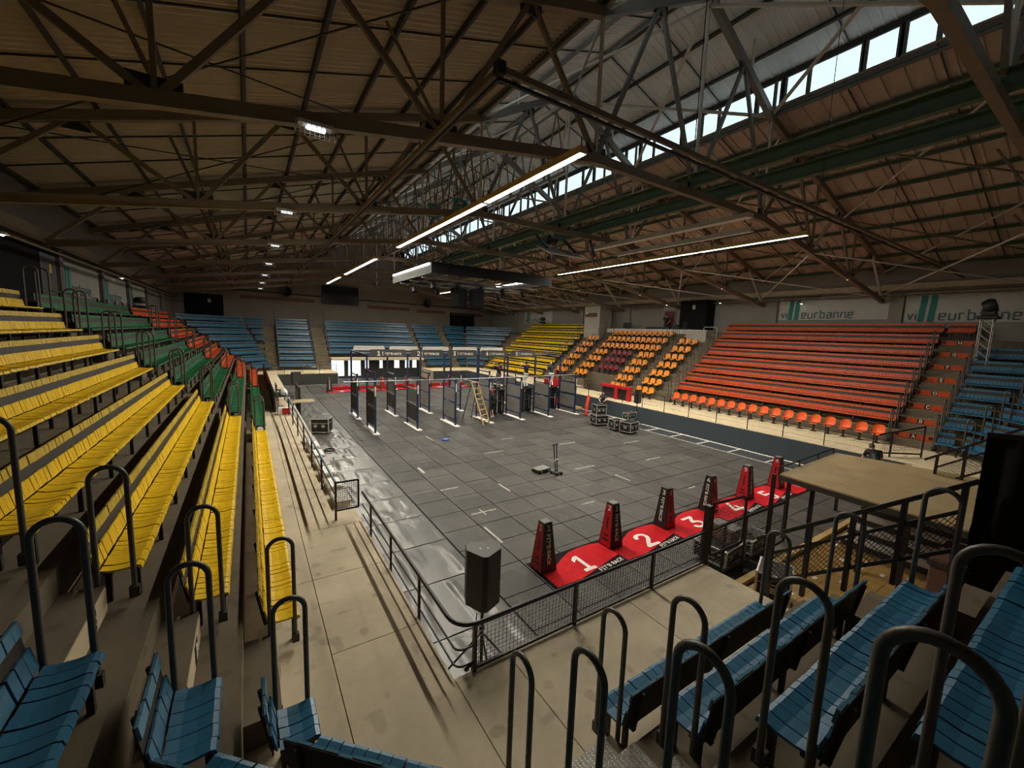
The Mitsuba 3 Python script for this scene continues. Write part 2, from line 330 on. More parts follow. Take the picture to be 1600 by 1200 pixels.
# walls
def gable(y0, y1, z0=0):
    pts = [(XL, z0), (XR, z0), (XR, zs(XR)), (17.53, zs(17.53)), (17.53, 15.6), (CX, 17.2), (8.27, 15.6), (8.27, zs(8.27)), (XL, zs(XL))]
    m = trimesh.creation.extrude_polygon(Polygon(pts), y1 - y0, engine='earcut')
    return rot(m, basis([0, y1, 0], [1, 0, 0], [0, 0, 1], [0, -1, 0]))
obj('wall_far', gable(YF, YF + .3), 'far_wall_paint', kind='structure')
obj('wall_near', gable(YN - .3, YN), 'wall_paint', kind='structure')
obj('wall_left', bx(XL - .3, YN, -.3, XL, YF, zs(XL) - .05), 'wall_painted_shade', kind='structure')
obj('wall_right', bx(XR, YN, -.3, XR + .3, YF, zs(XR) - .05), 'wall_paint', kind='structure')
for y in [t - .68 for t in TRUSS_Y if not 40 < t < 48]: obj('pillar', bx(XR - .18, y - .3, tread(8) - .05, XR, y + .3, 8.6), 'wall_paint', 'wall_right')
for y in (24.45, 30.25, 36.0, 41.75, 48): obj('pillar', bx(XL, y - .2, tread(7) - .05, XL + .18, y + .2, 8.2), 'wall_painted_shade', 'wall_left')
obj('eaves_beam', bx(XL, YN, 8.3, XL + .22, YF, 8.75), 'terrace_concrete', 'wall_left')
obj('eaves_beam', bx(XR - .22, YN, 8.75, XR, YF, 9.15), 'concrete', 'wall_right')
for x0, x1 in ((-.6, 7.0), (13.3, 18.9), (20.0, 24.2), (25.2, 30.5)): obj('stripe_panel', bx(x0, YF - .06, 8.35 - .02 * x0, x1, YF, 8.75 - .02 * x0), 'stripe_brown', 'wall_far')
tubez = lambda a, b, r: tube([a, b], r, 8)
obj('pipe', tubez((-3, YF - .15, 9.3), (30, YF - .15, 8.9), .06), 'steel_dark', 'wall_far')
for x in (XL + .3, XR - .3):
    for z in (8.0, 8.25): obj('pipe', tubez((x, YN + .2, z + (.5 if x > 0 else 0)), (x, YF - .2, z + (.5 if x > 0 else 0)), .05), 'steel_brown', 'wall_left' if x < 0 else 'wall_right')
for y in (12.2, 19.2, 26, 33): obj('duct', bx(XR - .3, y, 8.66, XR - .05, y + 2.6, 8.73), 'steel_dark', 'wall_right')

# doors and dark openings
def door(n, mesh, m, leafs=()):
    k = obj(n, mesh, m, kind='structure')
    for nm, me, ma in leafs: obj(nm, me, ma, k)
door('door_1', bx(XL, 19.4, tread(7), XL + .06, 24.2, 8.1), 'black_soft', [('door_leaf', bx(XL + .06, 22.6, tread(7), XL + .1, 24.1, 7.9), 'charcoal'), ('sign_plate', bx(XL + .1, 23.4, 7.2, XL + .11, 23.6, 7.55), 'yellow_worn')])
door('door_2', bx(28.9, 19.2, 0, XR - .01, 21.4, 8.7) if 0 else bx(XR - 1.2, 19.6, tread(8) - .1, XR - .02, 22.0, 8.75), 'black_soft', [('crest_plate', bx(XR - 1.22, 20.6, 8.0, XR - 1.2, 20.85, 8.35), 'white_worn')])
door('door_3', bx(XR - .05, 23.2, tread(8), XR - .01, 24.5, 8.1), 'steel_grey', [('door_leaf', bx(XR - .09, 23.35, tread(8), XR - .05, 24.35, 7.95), 'door_red'), ('lintel_panel', bx(XR - .1, 23.2, 8.1, XR - .05, 24.5, 8.45), 'white_worn')])
door('door_4', bx(-5.6, YF - .06, tread(7), -2.2, YF, 8.6), 'black_soft', [('notice', bx(-3.6, YF - .08, 7.7, -3.3, YF - .06, 8.1), 'white_worn')])
door('door_5', bx(25.0, YF - .06, tread(7), 29, YF, 8.2), 'black_soft')
# glazed entrance doors under the far stand
k = obj('door_6', bx(7.3, 47.72, -.03, 17.35, 47.76, 2.3), 'charcoal', kind='structure')
obj('lintel', bx(7.3, 46.1, 2.02, 17.35, 47.72, 2.26), 'deck_pale', k)
GL = []
for x0, x1, z0 in ((7.45, 8.75, .2), (9.2, 10.5, .2), (11.0, 11.4, 1.0), (12.6, 12.95, 1.0), (14.3, 14.9, 1.0), (15.6, 16.1, 1.0), (16.5, 17.0, 1.0)): GL.append((x0, x1, z0, 1.95))
for x0, x1, z0, z1 in GL:
    f = obj('window_frame', cat(bx(x0 - .05, 47.66, z0 - .05, x0, 47.72, z1 + .05), bx(x1, 47.66, z0 - .05, x1 + .05, 47.72, z1 + .05), bx(x0, 47.66, z1, x1, 47.72, z1 + .05), bx(x0, 47.66, z0 - .05, x1, 47.72, z0), *[bx(x0, 47.67, z0 + (z1 - z0) * q / 5, x1, 47.71, z0 + (z1 - z0) * q / 5 + .025) for q in range(1, 5) if z0 < .5]), 'white', k)
    q = obj('pane', bx(x0, 47.69, z0, x1, 47.70, z1), 'white', f); scene[q]['emitter'] = {'type': 'area', 'radiance': rgb((.24, .29, .31))}
# ---------------------------------------------------------------- roof
thing('ceiling', 'corrugated sheet roof on purlins with a raised glazed lantern along the ridge', 'roof', kind='structure')
note('ceiling', kind='structure')
def corr(L, W, pitch, amp, kind):     # sheet: u along slope 0..L, v along the hall 0..W, w = height
    if kind == 'sine':
        n = int(W / pitch * 6); v = np.linspace(0, W, n + 1); w = amp * np.sin(v / pitch * 2 * np.pi)
    else:
        v, w = [0], [0]
        k = pitch * .5
        while k + .05 < W: v += [k - .045, k - .02, k + .02, k + .045]; w += [0, -amp, -amp, 0]; k += pitch
        v.append(W); w.append(0); v, w = V(v), V(w)
    m = len(v); P = np.vstack([np.stack([v * 0, v, w], 1), np.stack([v * 0 + L, v, w], 1)])
    a = np.arange(m - 1); return TM(P, np.vstack([np.stack([a, a + m, a + m + 1], 1), np.stack([a, a + m + 1, a + 1], 1)]))
W3 = 6.8 / 3; Y0 = TRUSS_Y[0] - 6.8; NB = 27
def slope(name, x0, z0, x1, z1, nseg, m, pitch, amp, kind, purlin='steel_brown', pl_h=.14, pl_w=.09):
    s = 'ceiling__' + name; note(s)
    dx, dz = x1 - x0, z1 - z0; L = math.hypot(dx, dz); ux = V([dx / L, 0, dz / L]); w = np.cross(ux, [0, 1, 0]); w = w if w[2] > 0 else -w
    proto = mikit.ply(corr(L / nseg + .06, W3 + .03, pitch, amp, kind), m, smooth=False)
    for i in range(nseg):
        o = V([x0, 0, z0]) + ux * (L * i / nseg)
        for j in range(NB):
            y = Y0 + W3 * j
            if y > YF - .3 or y + W3 < YN: continue
            obj('roof_sheet', proto, None, s, to=mat4(basis([o[0], y, o[2]] + w * (rng.uniform(0, .012)), ux, [0, 1, 0], w)))
    for i in range(nseg + 1):
        o = V([x0, 0, z0]) + ux * (L * i / nseg) - w * (pl_h / 2 + amp)
        if i == 0: o = o + ux * .12
        if i == nseg: o = o - ux * .12
        obj('purlin', bar((o[0], YN, o[2]), (o[0], YF, o[2]), pl_w, pl_h, up=w), purlin, s)
    for j in range(1, NB):
        y = Y0 + W3 * j - .01
        if j % 3 and YN < y < YF: a = V([x0, y, z0]) - w * (amp + .03); b = V([x1, y, z1]) - w * (amp + .03); obj('lap_strip', bar(a, b, .035, .04, up=w), 'steel_dark', s)
slope('near_slope', XL, zs(XL), 8.35, zs(8.35), 9, 'sheet_brown', .20, .055, 'sine', 'steel_dark')
slope('lower_slope', XR, zs(XR), 17.45, zs(17.45), 9, 'sheet_pink', .58, .05, 'rib', 'steel_green')
slope('lantern_slope', 7.7, 15.5, CX, 17.15, 3, 'sheet_grey', .177, .026, 'sine', 'steel_grey')
slope('lantern_back_slope', 18.1, 15.5, CX, 17.15, 3, 'sheet_grey', .30, .03, 'rib', 'steel_dark')

# clerestory glazing on both sides of the lantern: wide and narrow lights
nw = 0
for side, xg in ((1, 17.53), (-1, 8.27)):
    zb = zs(17.53) + .06
    obj('lantern_sill_beam', cat(bx(xg - .06, YN, zb - .2, xg + .06, YF, zb), bx(xg - .1 if side > 0 else xg, YN, zb - .34, xg if side > 0 else xg + .1, YF, zb - .26)), 'steel_grey', 'ceiling')
    obj('lantern_head_beam', bx(xg - .07, YN, 15.5, xg + .07, YF, 15.68), 'steel_dark', 'ceiling')
    y = 6.38 - 3.4 * 3; lights = []
    while y < YF - 4:
        lights += [(y, 1.42), (y + 1.56, .66), (y + 2.46, .74)]; y += 3.4
    for y0, w in lights:
        if y0 < YN: continue
        nw += 1; k = f'window_{nw}'; note(k, kind='structure')
        f = cat(bx(xg - .04, y0 - .05, zb, xg + .04, y0, 15.5), bx(xg - .04, y0 + w, zb, xg + .04, y0 + w + .05, 15.5), bx(xg - .04, y0, zb, xg + .04, y0 + w, zb + .05), bx(xg - .04, y0, 15.45, xg + .04, y0 + w, 15.5))
        obj('window_frame', f, 'steel_grey', k)
        n = int(w / .055); v = np.linspace(y0, y0 + w, n * 2 + 1); e = .012 * (np.arange(n * 2 + 1) % 2)
        P = np.vstack([np.stack([xg - side * e, v, v * 0 + zb + .05], 1), np.stack([xg - side * e, v, v * 0 + 15.45], 1)]); a = np.arange(n * 2); m = n * 2 + 1
        F = np.vstack([np.stack([a, a + m + 1, a + 1], 1), np.stack([a, a + m, a + m + 1], 1)])
        q = obj('pane', TM(P, F if side > 0 else F[:, ::-1]), 'white', k)
        # fluted glass lit by the sky behind it
        scene[q]['bsdf'] = {'type': 'diffuse', 'reflectance': rgb((.25, .28, .28))}
        scene[q]['emitter'] = {'type': 'area', 'radiance': rgb(DAY), 'sampling_weight': 0.4}
    # opaque posts between the lights
    obj('mullion_posts', cat([bx(xg - .05, y0 + w + .05, zb, xg + .05, y0 + w + .09, 15.5) for y0, w in lights]), 'steel_grey', 'ceiling', kind='stuff')

def bot(x): x = min(x, 2 * CX - x); return 10.41 if x > 8.34 else 10.41 - .1506 * (8.34 - x)
def top(x):
    x = min(x, 2 * CX - x)
    return 9.9 + (14.1 - 9.9) * (x + 6.4) / 14.67 if x < 8.27 else 14.1 + 2.4 * (x - 8.27) / 4.63
cage = []
for t, y in enumerate(TRUSS_Y):
    k = thing('roof_truss', f'brown steel roof truss across the hall, {ORD[t]} from the camera', 'roof truss')
    Pt = lambda x, f: (x, y, f(x))
    bn = [-6.3, -1.1, 3.75, 8.34, 12.9, 17.46, 22.05, 26.9, 32.1]; tn = [-3.6, 1.3, 6.0, 10.6, 15.2, 19.8, 24.5, 29.4]
    for a, b in ((-6.4, 8.34), (8.34, 17.46), (17.46, 32.2)): obj('bottom_chord', bar(Pt(a, bot), Pt(b, bot), .18, .24), 'steel_brown', k)
    for a, b in ((-6.4, 8.27), (8.27, 12.9), (12.9, 17.53), (17.53, 32.2)): obj('top_chord', bar(Pt(a, top), Pt(b, top), .2, .26), 'steel_brown' if a not in (8.27, 12.9) else 'steel_grey', k)
    seq = [x for p in zip(bn, tn + [None]) for x in p if x is not None]
    for i, (a, b) in enumerate(zip(seq, seq[1:])):
        fa, fb = (bot, top) if i % 2 == 0 else (top, bot); m = 'steel_brown' if not 8 < (a + b) / 2 < 17.8 else 'steel_grey'
        if 17.8 < (a + b) / 2: m = 'steel_white' if i % 3 == 0 else 'steel_brown'
        obj('diagonal', bar(Pt(a, fa), Pt(b, fb), .10, .12), m, k)
    for x in bn[1:-1]:
        obj('vertical', bar((x, y, bot(x)), (x, y, top(x)), .08, .08), 'steel_white' if 8 < x < 18 else 'steel_brown', k)
        obj('gusset_plate', bx(x - .36, y - .015, bot(x) - .05, x + .36, y + .015, bot(x) + .34), 'steel_dark', k)
    for x in tn: obj('gusset_plate', bx(x - .3, y - .015, top(x) - .34, x + .3, y + .015, top(x) + .04), 'steel_dark', k)
    for x in (8.27, 17.53): obj('lantern_post', bar((x, y, top(x)), (x, y, 15.6), .12, .12), 'steel_grey', k)
    for x in (10.1, 15.7): obj('lantern_strut', bar((x, y, top(x)), (x, y, 15.5 + .32 * (min(x, 2 * CX - x) - 7.7)), .08, .08), 'steel_white', k)
    for x in (3.75, -1.1, 22.05, 26.9): obj('side_strut', bar((x + .1, y, bot(x)), (x - .75 if x < 12 else x + .75, y + (1.6 if t < 7 else -1.6), zs(x - .75 if x < 12 else x + .75) - .3), .06, .06), 'steel_brown', k)
    # lengthwise lattice between this truss and the next under the lantern edges
    if t < 7:
        y2 = TRUSS_Y[t + 1]
        for x in (8.27, 17.53, CX):
            if t < 2: continue
            g = num(k + '__lattice_girder')
            zt = top(x) - .3; zb_ = bot(x) + .15 if x != CX else 13.2
            if x == CX: zt = 16.2
            obj('upper_rail', bar((x, y + .15, zt), (x, y2 - .15, zt), .07, .09), 'steel_brown' if x != CX else 'steel_grey', g)
            obj('lower_rail', bar((x, y + .15, zb_), (x, y2 - .15, zb_), .07, .09), 'steel_brown', g)
            for q in range(4):
                a = y + .2 + (6.4) * q / 4; c = a + 1.6
                obj('brace', bar((x, a, zb_), (x, a + .8, zt), .05), 'steel_brown', g)
                obj('brace', bar((x, a + .8, zt), (x, c, zb_), .05), 'steel_brown', g)
# wind bracing, carried by the truss it starts from
for t in range(7):
    y, y2 = TRUSS_Y[t], TRUSS_Y[t + 1]; k = 'roof_truss' if t == 0 else f'roof_truss_{t:03d}'
    for a, b in ((18.2, 25), (25, 31.6)):
        obj('wind_brace', bar((a, y, top(a) - .25), (b, y2, top(b) - .25), .06), 'steel_white', k); obj('wind_brace', bar((b, y, top(b) - .3), (a, y2, top(a) - .3), .06), 'steel_brown', k)
    obj('wind_brace', bar((-5, y, top(-5) - .2), (4, y2, top(4) - .2), .03), 'steel_dark', k); obj('wind_brace', bar((4, y, top(4) - .25), (-5, y2, top(-5) - .25), .03), 'steel_dark', k)
    obj('angle_brace', bar((CX, y, 16.25), (17.4, y2, 14.25), .09), 'steel_white', k); obj('angle_brace', bar((17.4, y, 14.2), (CX, y2, 16.2), .09), 'steel_white', k)
    obj('angle_brace', bar((CX, y, 16.2), (8.4, y2, 14.2), .07), 'steel_white', k); obj('angle_brace', bar((8.4, y, 14.15), (CX, y2, 16.15), .07), 'steel_grey', k)
    obj('tie_rod', tube([(31.5, y, 8.4), (22.2, y2, 9.7)], .035, 6), 'steel_white', k); obj('tie_rod', tube([(22.2, y, 9.75), (31.5, y2, 8.45)], .035, 6), 'steel_white', k)
# long crossing tube below the first truss
def ibeam(a, b, h, w, m, name, label):
    k = thing(name, label, 'beam'); a, b = V(a), V(b)
    obj('web', bar(a, b, .02, h), m, k)
    for s in (-1, 1): obj('flange', bar(a + [0, 0, s * h / 2], b + [0, 0, s * h / 2], w, .025), m, k)
ibeam((12.65, YN + .2, 10.74), (12.65, 30, 10.74), .40, .2, 'steel_green', 'hoist_beam', 'green steel beam running lengthwise on the trusses, the higher of two in view')
ibeam((14.45, YN + .2, 10.74), (14.45, 30, 10.74), .40, .2, 'steel_green', 'hoist_beam', 'green steel beam running lengthwise on the trusses, the lower of two in view')
k = thing('net_track', 'long thin dark tube frame hung under the roof, with a corner over the yellow benches', 'track')
for p, q in (((3.25, 5.65, 9.35), (31.5, 5.65, 9.35)), ((3.25, 5.65, 9.35), (3.25, 47, 9.35))):
    obj('tube', bar(p, q, .07, .09), 'steel_brown', k); obj('lower_tube', bar(V(p) - [0, 0, .14], V(q) - [0, 0, .14], .05), 'steel_dark', k)
obj('corner_block', bx(3.18, 5.58, 9.26, 3.32, 5.72, 9.44), 'black', k)
for t in range(1, 7): obj('hanger', bar((3.25, TRUSS_Y[t], 9.4), (3.25, TRUSS_Y[t], bot(3.25)), .025), 'steel_dark', k)
for x in (8, 14, 20, 26): obj('hanger', bar((x, 5.65, 9.4), (x, 5.65, zs(x) - .2), .012), 'steel_dark', k)
# basketball hoist folded up under the green beams
k = thing('basketball_hoist', 'folded ceiling basketball hoist with clear backboard and black arms below the green beams', 'backboard')
bb = (13.2, 16.4, 9.6)
obj('backboard_frame', cat(*[bar(a, b, .05) for a, b in (((12.2, 15.9, 9.35), (14.4, 15.9, 9.35)), ((14.4, 15.9, 9.35), (14.4, 17.1, 9.9)), ((14.4, 17.1, 9.9), (12.2, 17.1, 9.9)), ((12.2, 17.1, 9.9), (12.2, 15.9, 9.35)), ((13.3, 15.9, 9.35), (13.3, 17.1, 9.9)))]), 'alu_dull', k)
obj('backboard', cat(bar((13.3, 15.92, 9.36), (13.3, 17.08, 9.89), 2.1, .012)), 'panel_grey', k)
for a, b in (((12.4, 16.4, 9.7), (12.5, 17.5, 10.5)), ((14.2, 16.4, 9.7), (14.3, 17.5, 10.5)), ((14.5, 15.3, 9.4), (14.7, 16.0, 10.5))): obj('arm', bar(a, b, .09), 'rail_black', k)
obj('winch', rot(lathe([(0, -.2), (.22, -.2), (.22, .2), (0, .2)]), basis((13.6, 17.6, 10.4), [0, 1, 0], [0, 0, 1], [1, 0, 0])), 'black', k)
for px, (x, y, z) in enumerate([(9.4, 20.0, 11.8), (9.2, 23.0, 12.2)]):
    k = thing('cable_winch', f'teal cable winch drum on a white bar under the lantern, {("nearer","farther")[px]} of two', 'winch')
    obj('drum', rot(lathe([(0, -.28), (.34, -.28), (.34, -.22), (.2, -.2), (.2, .2), (.34, .22), (.34, .28), (0, .28)]), basis((x, y, z), [0, 1, 0], [0, 0, 1], [1, 0, 0])), 'cyan_paint', k, smooth=40)
    obj('bracket', bx(x - .4, y - .1, z + .3, x + .4, y + .1, z + .42), 'cyan_paint', k); obj('support_bar', bar((x, y - 1.8, z + .5), (x, y + 1.8, z + .5), .16, .12), 'steel_white', k)
    obj('hanger', bar((x, y, z + .5), (x, y, top(x) + .9), .05), 'steel_grey', k)

# ---------------------------------------------------------------- lamps
def strip(x, y0, y1, z, lit, label, name='strip_light', w=.16):
    k = thing(name, label, 'light'); n = max(1, round((y1 - y0) / 1.6))
    obj('housing', bx(x - w * .75, y0, z + .02, x + w * .75, y1, z + .17), 'wood' if lit else 'steel_white', k)
    q = obj('tube', TM([(x - w * .6, y0 + .02, z + .005), (x + w * .6, y0 + .02, z + .005), (x + w * .6, y1 - .02, z + .005), (x - w * .6, y1 - .02, z + .005)], [[0, 2, 1], [0, 3, 2]]), 'white', k)
    if lit: scene[q]['emitter'] = {'type': 'area', 'radiance': rgb((LAMP, LAMP * .93, LAMP * .78)), 'sampling_weight': 14.0}
    for i in range(n + 1):
        yy = y0 + .1 + (y1 - y0 - .2) * i / n
        obj('hanger', bar((x, yy, z + .17), (x, yy, bot(x) + (0 if abs(x - CX) > 4.6 else 0)), .02), 'steel_dark', k)
S1, S2 = 6.85, 18.92
strip(S1, 7.8, 12.55, 9.79, True, 'lit strip light in the row on the brown roof side, first from the camera')
strip(S1, 12.65, 22.2, 9.79, True, 'lit strip light in the row on the brown roof side, second from the camera')
strip(S1, 26.6, 36.3, 9.79, True, 'lit strip light in the row on the brown roof side, third from the camera')
strip(S1, 38.6, 45.2, 9.79, True, 'lit strip light in the row on the brown roof side, fourth from the camera')
strip(S2, 7.9, 12.6, 9.79, True, 'lit strip light in the row on the ribbed roof side, first from the camera')
strip(S2, 12.7, 23.6, 9.79, True, 'lit strip light in the row on the ribbed roof side, second from the camera')
strip(S2, 31.6, 38, 9.79, True, 'lit strip light in the row on the ribbed roof side, third from the camera')
strip(S2, 40.5, 45.5, 9.79, True, 'lit strip light in the row on the ribbed roof side, fourth from the camera')
strip(17.6, 9.4, 16.8, 10.0, False, 'unlit white strip fixture hung by the green beams', 'unlit_fixture', .2)
strip(15.9, 8.6, 17.0, 10.1, False, 'unlit beige box fixture beside the white strip fixture', 'unlit_fixture', .26)
# lighting frame in the middle of the hall
gx0, gx1, gy0, gy1, gz0, gz1 = 9.3, 18.2, 23.5, 31.2, 8.9, 9.55
k = thing('lighting_grid', 'hanging rectangular frame of grey panels with lamps and a truss inside', 'lighting frame')
obj('fascia', bx(gx0, gy0 - .04, gz0, gx1, gy0 + .04, gz1), 'black_soft', k); obj('fascia', bx(gx0, gy1 - .04, gz0, gx1, gy1 + .04, gz1), 'black', k)
for xx in (gx0, gx1): obj('fascia', bx(xx - .04, gy0, gz0, xx + .04, gy1, gz1), 'charcoal', k)
for xx in (gx0 + 1, 12.2, 15.2, gx1 - 1): obj('crossbar', bar((xx, gy0, 8.9), (xx, gy1, 8.9), .08), 'alu_dull', k)
for yy in (25.2, 27.4, 29.6): obj('crossbar', bar((gx0, yy, 8.8), (gx1, yy, 8.8), .08), 'alu_dull', k)
for xx in (gx0 + .3, gx1 - .3):
    for yy in (gy0 + .3, gy1 - .3): obj('hanger', bar((xx, yy, gz1), (CX + (xx - CX) * .5, yy, 10.5), .06), 'steel_dark', k)
for xx, dirn in ((gx0 - .09, -1), (gx1 - .09, 1)):
    q = obj('edge_lamp', bx(xx - .05, gy0 + .2, gz1 - .16, xx + .03, gy1 - .3, gz1 - .04), 'white', k); scene[q]['emitter'] = {'type': 'area', 'radiance': rgb((LAMP * .035, LAMP * .034, LAMP * .03))}
for i in range(10):
    xx, yy = gx0 + .9 + (i % 5) * 1.75, (25.6, 29.2)[i // 5]
    s = thing('stage_spotlight', f'black stage spotlight hung in the central lighting frame, {ORD[i%5]} of the {("front","rear")[i//5]} bar', 'spotlight')
    obj('can', rot(lathe([(0, 0), (.12, 0), (.16, .1), (.17, .42), (.15, .42), (.15, .3), (0, .3)], 12), basis((xx, yy, 8.55), [1, 0, 0], [0, .9, .44], [0, -.44, -.9]) if 0 else basis((xx, yy, 8.6), [1, 0, 0], [0, -.9, .43], [0, -.43, -.9])), 'black', s, smooth=40)
    obj('yoke', tube([(xx - .2, yy, 8.4), (xx - .2, yy, 8.75), (xx + .2, yy, 8.75), (xx + .2, yy, 8.4)], .02, 6), 'black', s)
for i, (xx, yy, a) in enumerate([(12.0, 25.5, 25), (13.2, 25.2, -10)]):
    s = thing('hanging_speaker', f'big black loudspeaker hung under the central frame, {("nearer the brown roof","nearer the ribbed roof")[i]}', 'speaker')
    m = rbox(-.42, -.4, -.62, .42, .4, .62, .05); obj('cabinet', rot(m, trimesh.transformations.rotation_matrix(math.radians(a), [0, 0, 1]) @ trimesh.transformations.rotation_matrix(.25, [1, 0, 0])) if 0 else rot(m, basis((xx, yy, 7.75), [math.cos(math.radians(a)), math.sin(math.radians(a)), 0], [-math.sin(math.radians(a)), math.cos(math.radians(a)), 0], [0, 0, 1])), 'black_soft', s)
    obj('bracket', bar((xx, yy, 8.35), (xx, yy, 8.85), .08), 'black', s)
    obj('grille', rot(bx(-.36, -.43, -.54, .36, -.4, .54), basis((xx, yy, 7.75), [math.cos(math.radians(a)), math.sin(math.radians(a)), 0], [-math.sin(math.radians(a)), math.cos(math.radians(a)), 0], [0, 0, 1])), 'black_soft', s)
# caged lamps on the bottom chords
for t in range(1, 8):
    y = TRUSS_Y[t] - .12; x = 1.2; z = bot(x) - .18
    k = thing('caged_lamp', f'small caged lamp under the chord of the {ORD[t]} roof truss from the camera', 'lamp')
    obj('body', bx(x - .3, y - .1, z + .02, x + .3, y + .1, z + .08), 'steel_white', k)
    q = obj('lens', rbox(x - .17, y - .05, z - .05, x + .17, y + .05, z + .02, .03), 'white', k); scene[q]['emitter'] = {'type': 'area', 'radiance': rgb((.5, .56, .62) if t == 1 else (.22, .24, .24))}
    obj('wire_cage', cat(*[tube([(x + a, y - .13, z + .06), (x + a, y - .13, z - .12), (x + a, y + .13, z - .12), (x + a, y + .13, z + .06)], .006, 4) for a in np.linspace(-.34, .34, 9)], *[tube([(x - .36, y + b, z - .12), (x + .36, y + b, z - .12)], .006, 4) for b in (-.13, 0, .13)]), 'alu_dull', k)
for t, (x, y, z) in enumerate([(26.6, 9.0, 8.95), (26.6, 15.8, 8.95), (26.6, 22.6, 8.95), (26.6, 29.4, 8.95), (26.6, 36.2, 8.95), (31.9, 13.2, 8.2), (31.9, 24.0, 8.55), (31.9, 19.0, 8.5), (31.9, 34.0, 8.4), (-6.1, 19, 7.9), (-6.1, 33, 7.9)]):
    k = thing('round_lamp', f'small round safety lamp {"under the roof trusses" if t < 5 else "along the banner wall"}, {ORD[t] if t < 5 else ORD[t-5]} of those from the camera' if t < 9 else f'small lamp above the banners on the dim wall, {("nearer","farther")[t-9]} one', 'lamp')
    obj('shade', rot(lathe([(.02, .1), (.1, .08), (.16, 0), (.15, 0), (.09, .06), (.02, .08)], 14), basis((x, y, z), [1, 0, 0], [0, 1, 0], [0, 0, 1])), 'steel_white', k, smooth=40)
    q = obj('bulb', trimesh.creation.icosphere(1, .06).apply_translation([x, y, z + .01]), 'white', k); scene[q]['emitter'] = {'type': 'area', 'radiance': rgb((1.2, 1.2, 1.1))}
    obj('stem', bar((x, y, z + .08), (x if x < 31 and x > 0 else (XR if x > 0 else XL), y, bot(x) if 0 < x < 31 else z + .1), .02), 'steel_dark', k)
# ---------------------------------------------------------------- benches
SL = .128
SEATP = V([(.0, -.055), (.012, -.012), (.05, .0), (.16, -.016), (.27, -.014), (.36, .004), (.36, -.018), (.27, -.036), (.16, -.038), (.05, -.022), (.03, -.055)])
def extr(prof, w):   # profile in (d, z), extruded along s by w
    n = len(prof); a = np.arange(n); b = (a + 1) % n
    v = np.vstack([np.stack([np.zeros(n), prof[:, 0], prof[:, 1]], 1), np.stack([np.full(n, w), prof[:, 0], prof[:, 1]], 1)])
    f = np.vstack([np.stack([a, b, b + n], 1), np.stack([a, b + n, a + n], 1)])
    h = n // 2   # caps as quads between outer and inner line
    caps = []
    for i in range(h - 0):
        p, q, r, s = i, i + 1, n - 1 - (i + 1), n - 1 - i
        if q < r: caps += [[p, q, r], [p, r, s]]
    c = np.array(caps); return TM(v, np.vstack([f, c[:, ::-1], c + n]))
def quadp(d0, z0, d1, z1, t):
    a, b = V([d0, z0]), V([d1, z1]); n = V([-(b - a)[1], (b - a)[0]]); n = n / np.linalg.norm(n) * t
    return V([a, b, b + -n, a - n])
BACKP = quadp(.375, .012, .415, .20, .02); STRIPP = quadp(.44, .33, .458, .445, .024)
SEATLO = V([(.0, -.05), (.015, -.006), (.18, -.016), (.36, .003), (.36, -.02), (.18, -.038), (.03, -.05)])
def many(proto, L, n, w, jit):
    k = len(proto.vertices); r = np.random.default_rng(n * 17 + int(L * 100))
    vs = np.tile(proto.vertices, (n, 1)); vs[:, 0] += np.repeat(np.arange(n) * (L / n), k); vs[:, 2] += np.repeat(r.normal(0, jit, n), k); vs[:, 1] += np.repeat(r.normal(0, jit, n), k)
    return TM(vs, (np.tile(proto.faces, (n, 1)) + np.repeat(np.arange(n) * k, len(proto.faces))[:, None]))
CACHE = {}
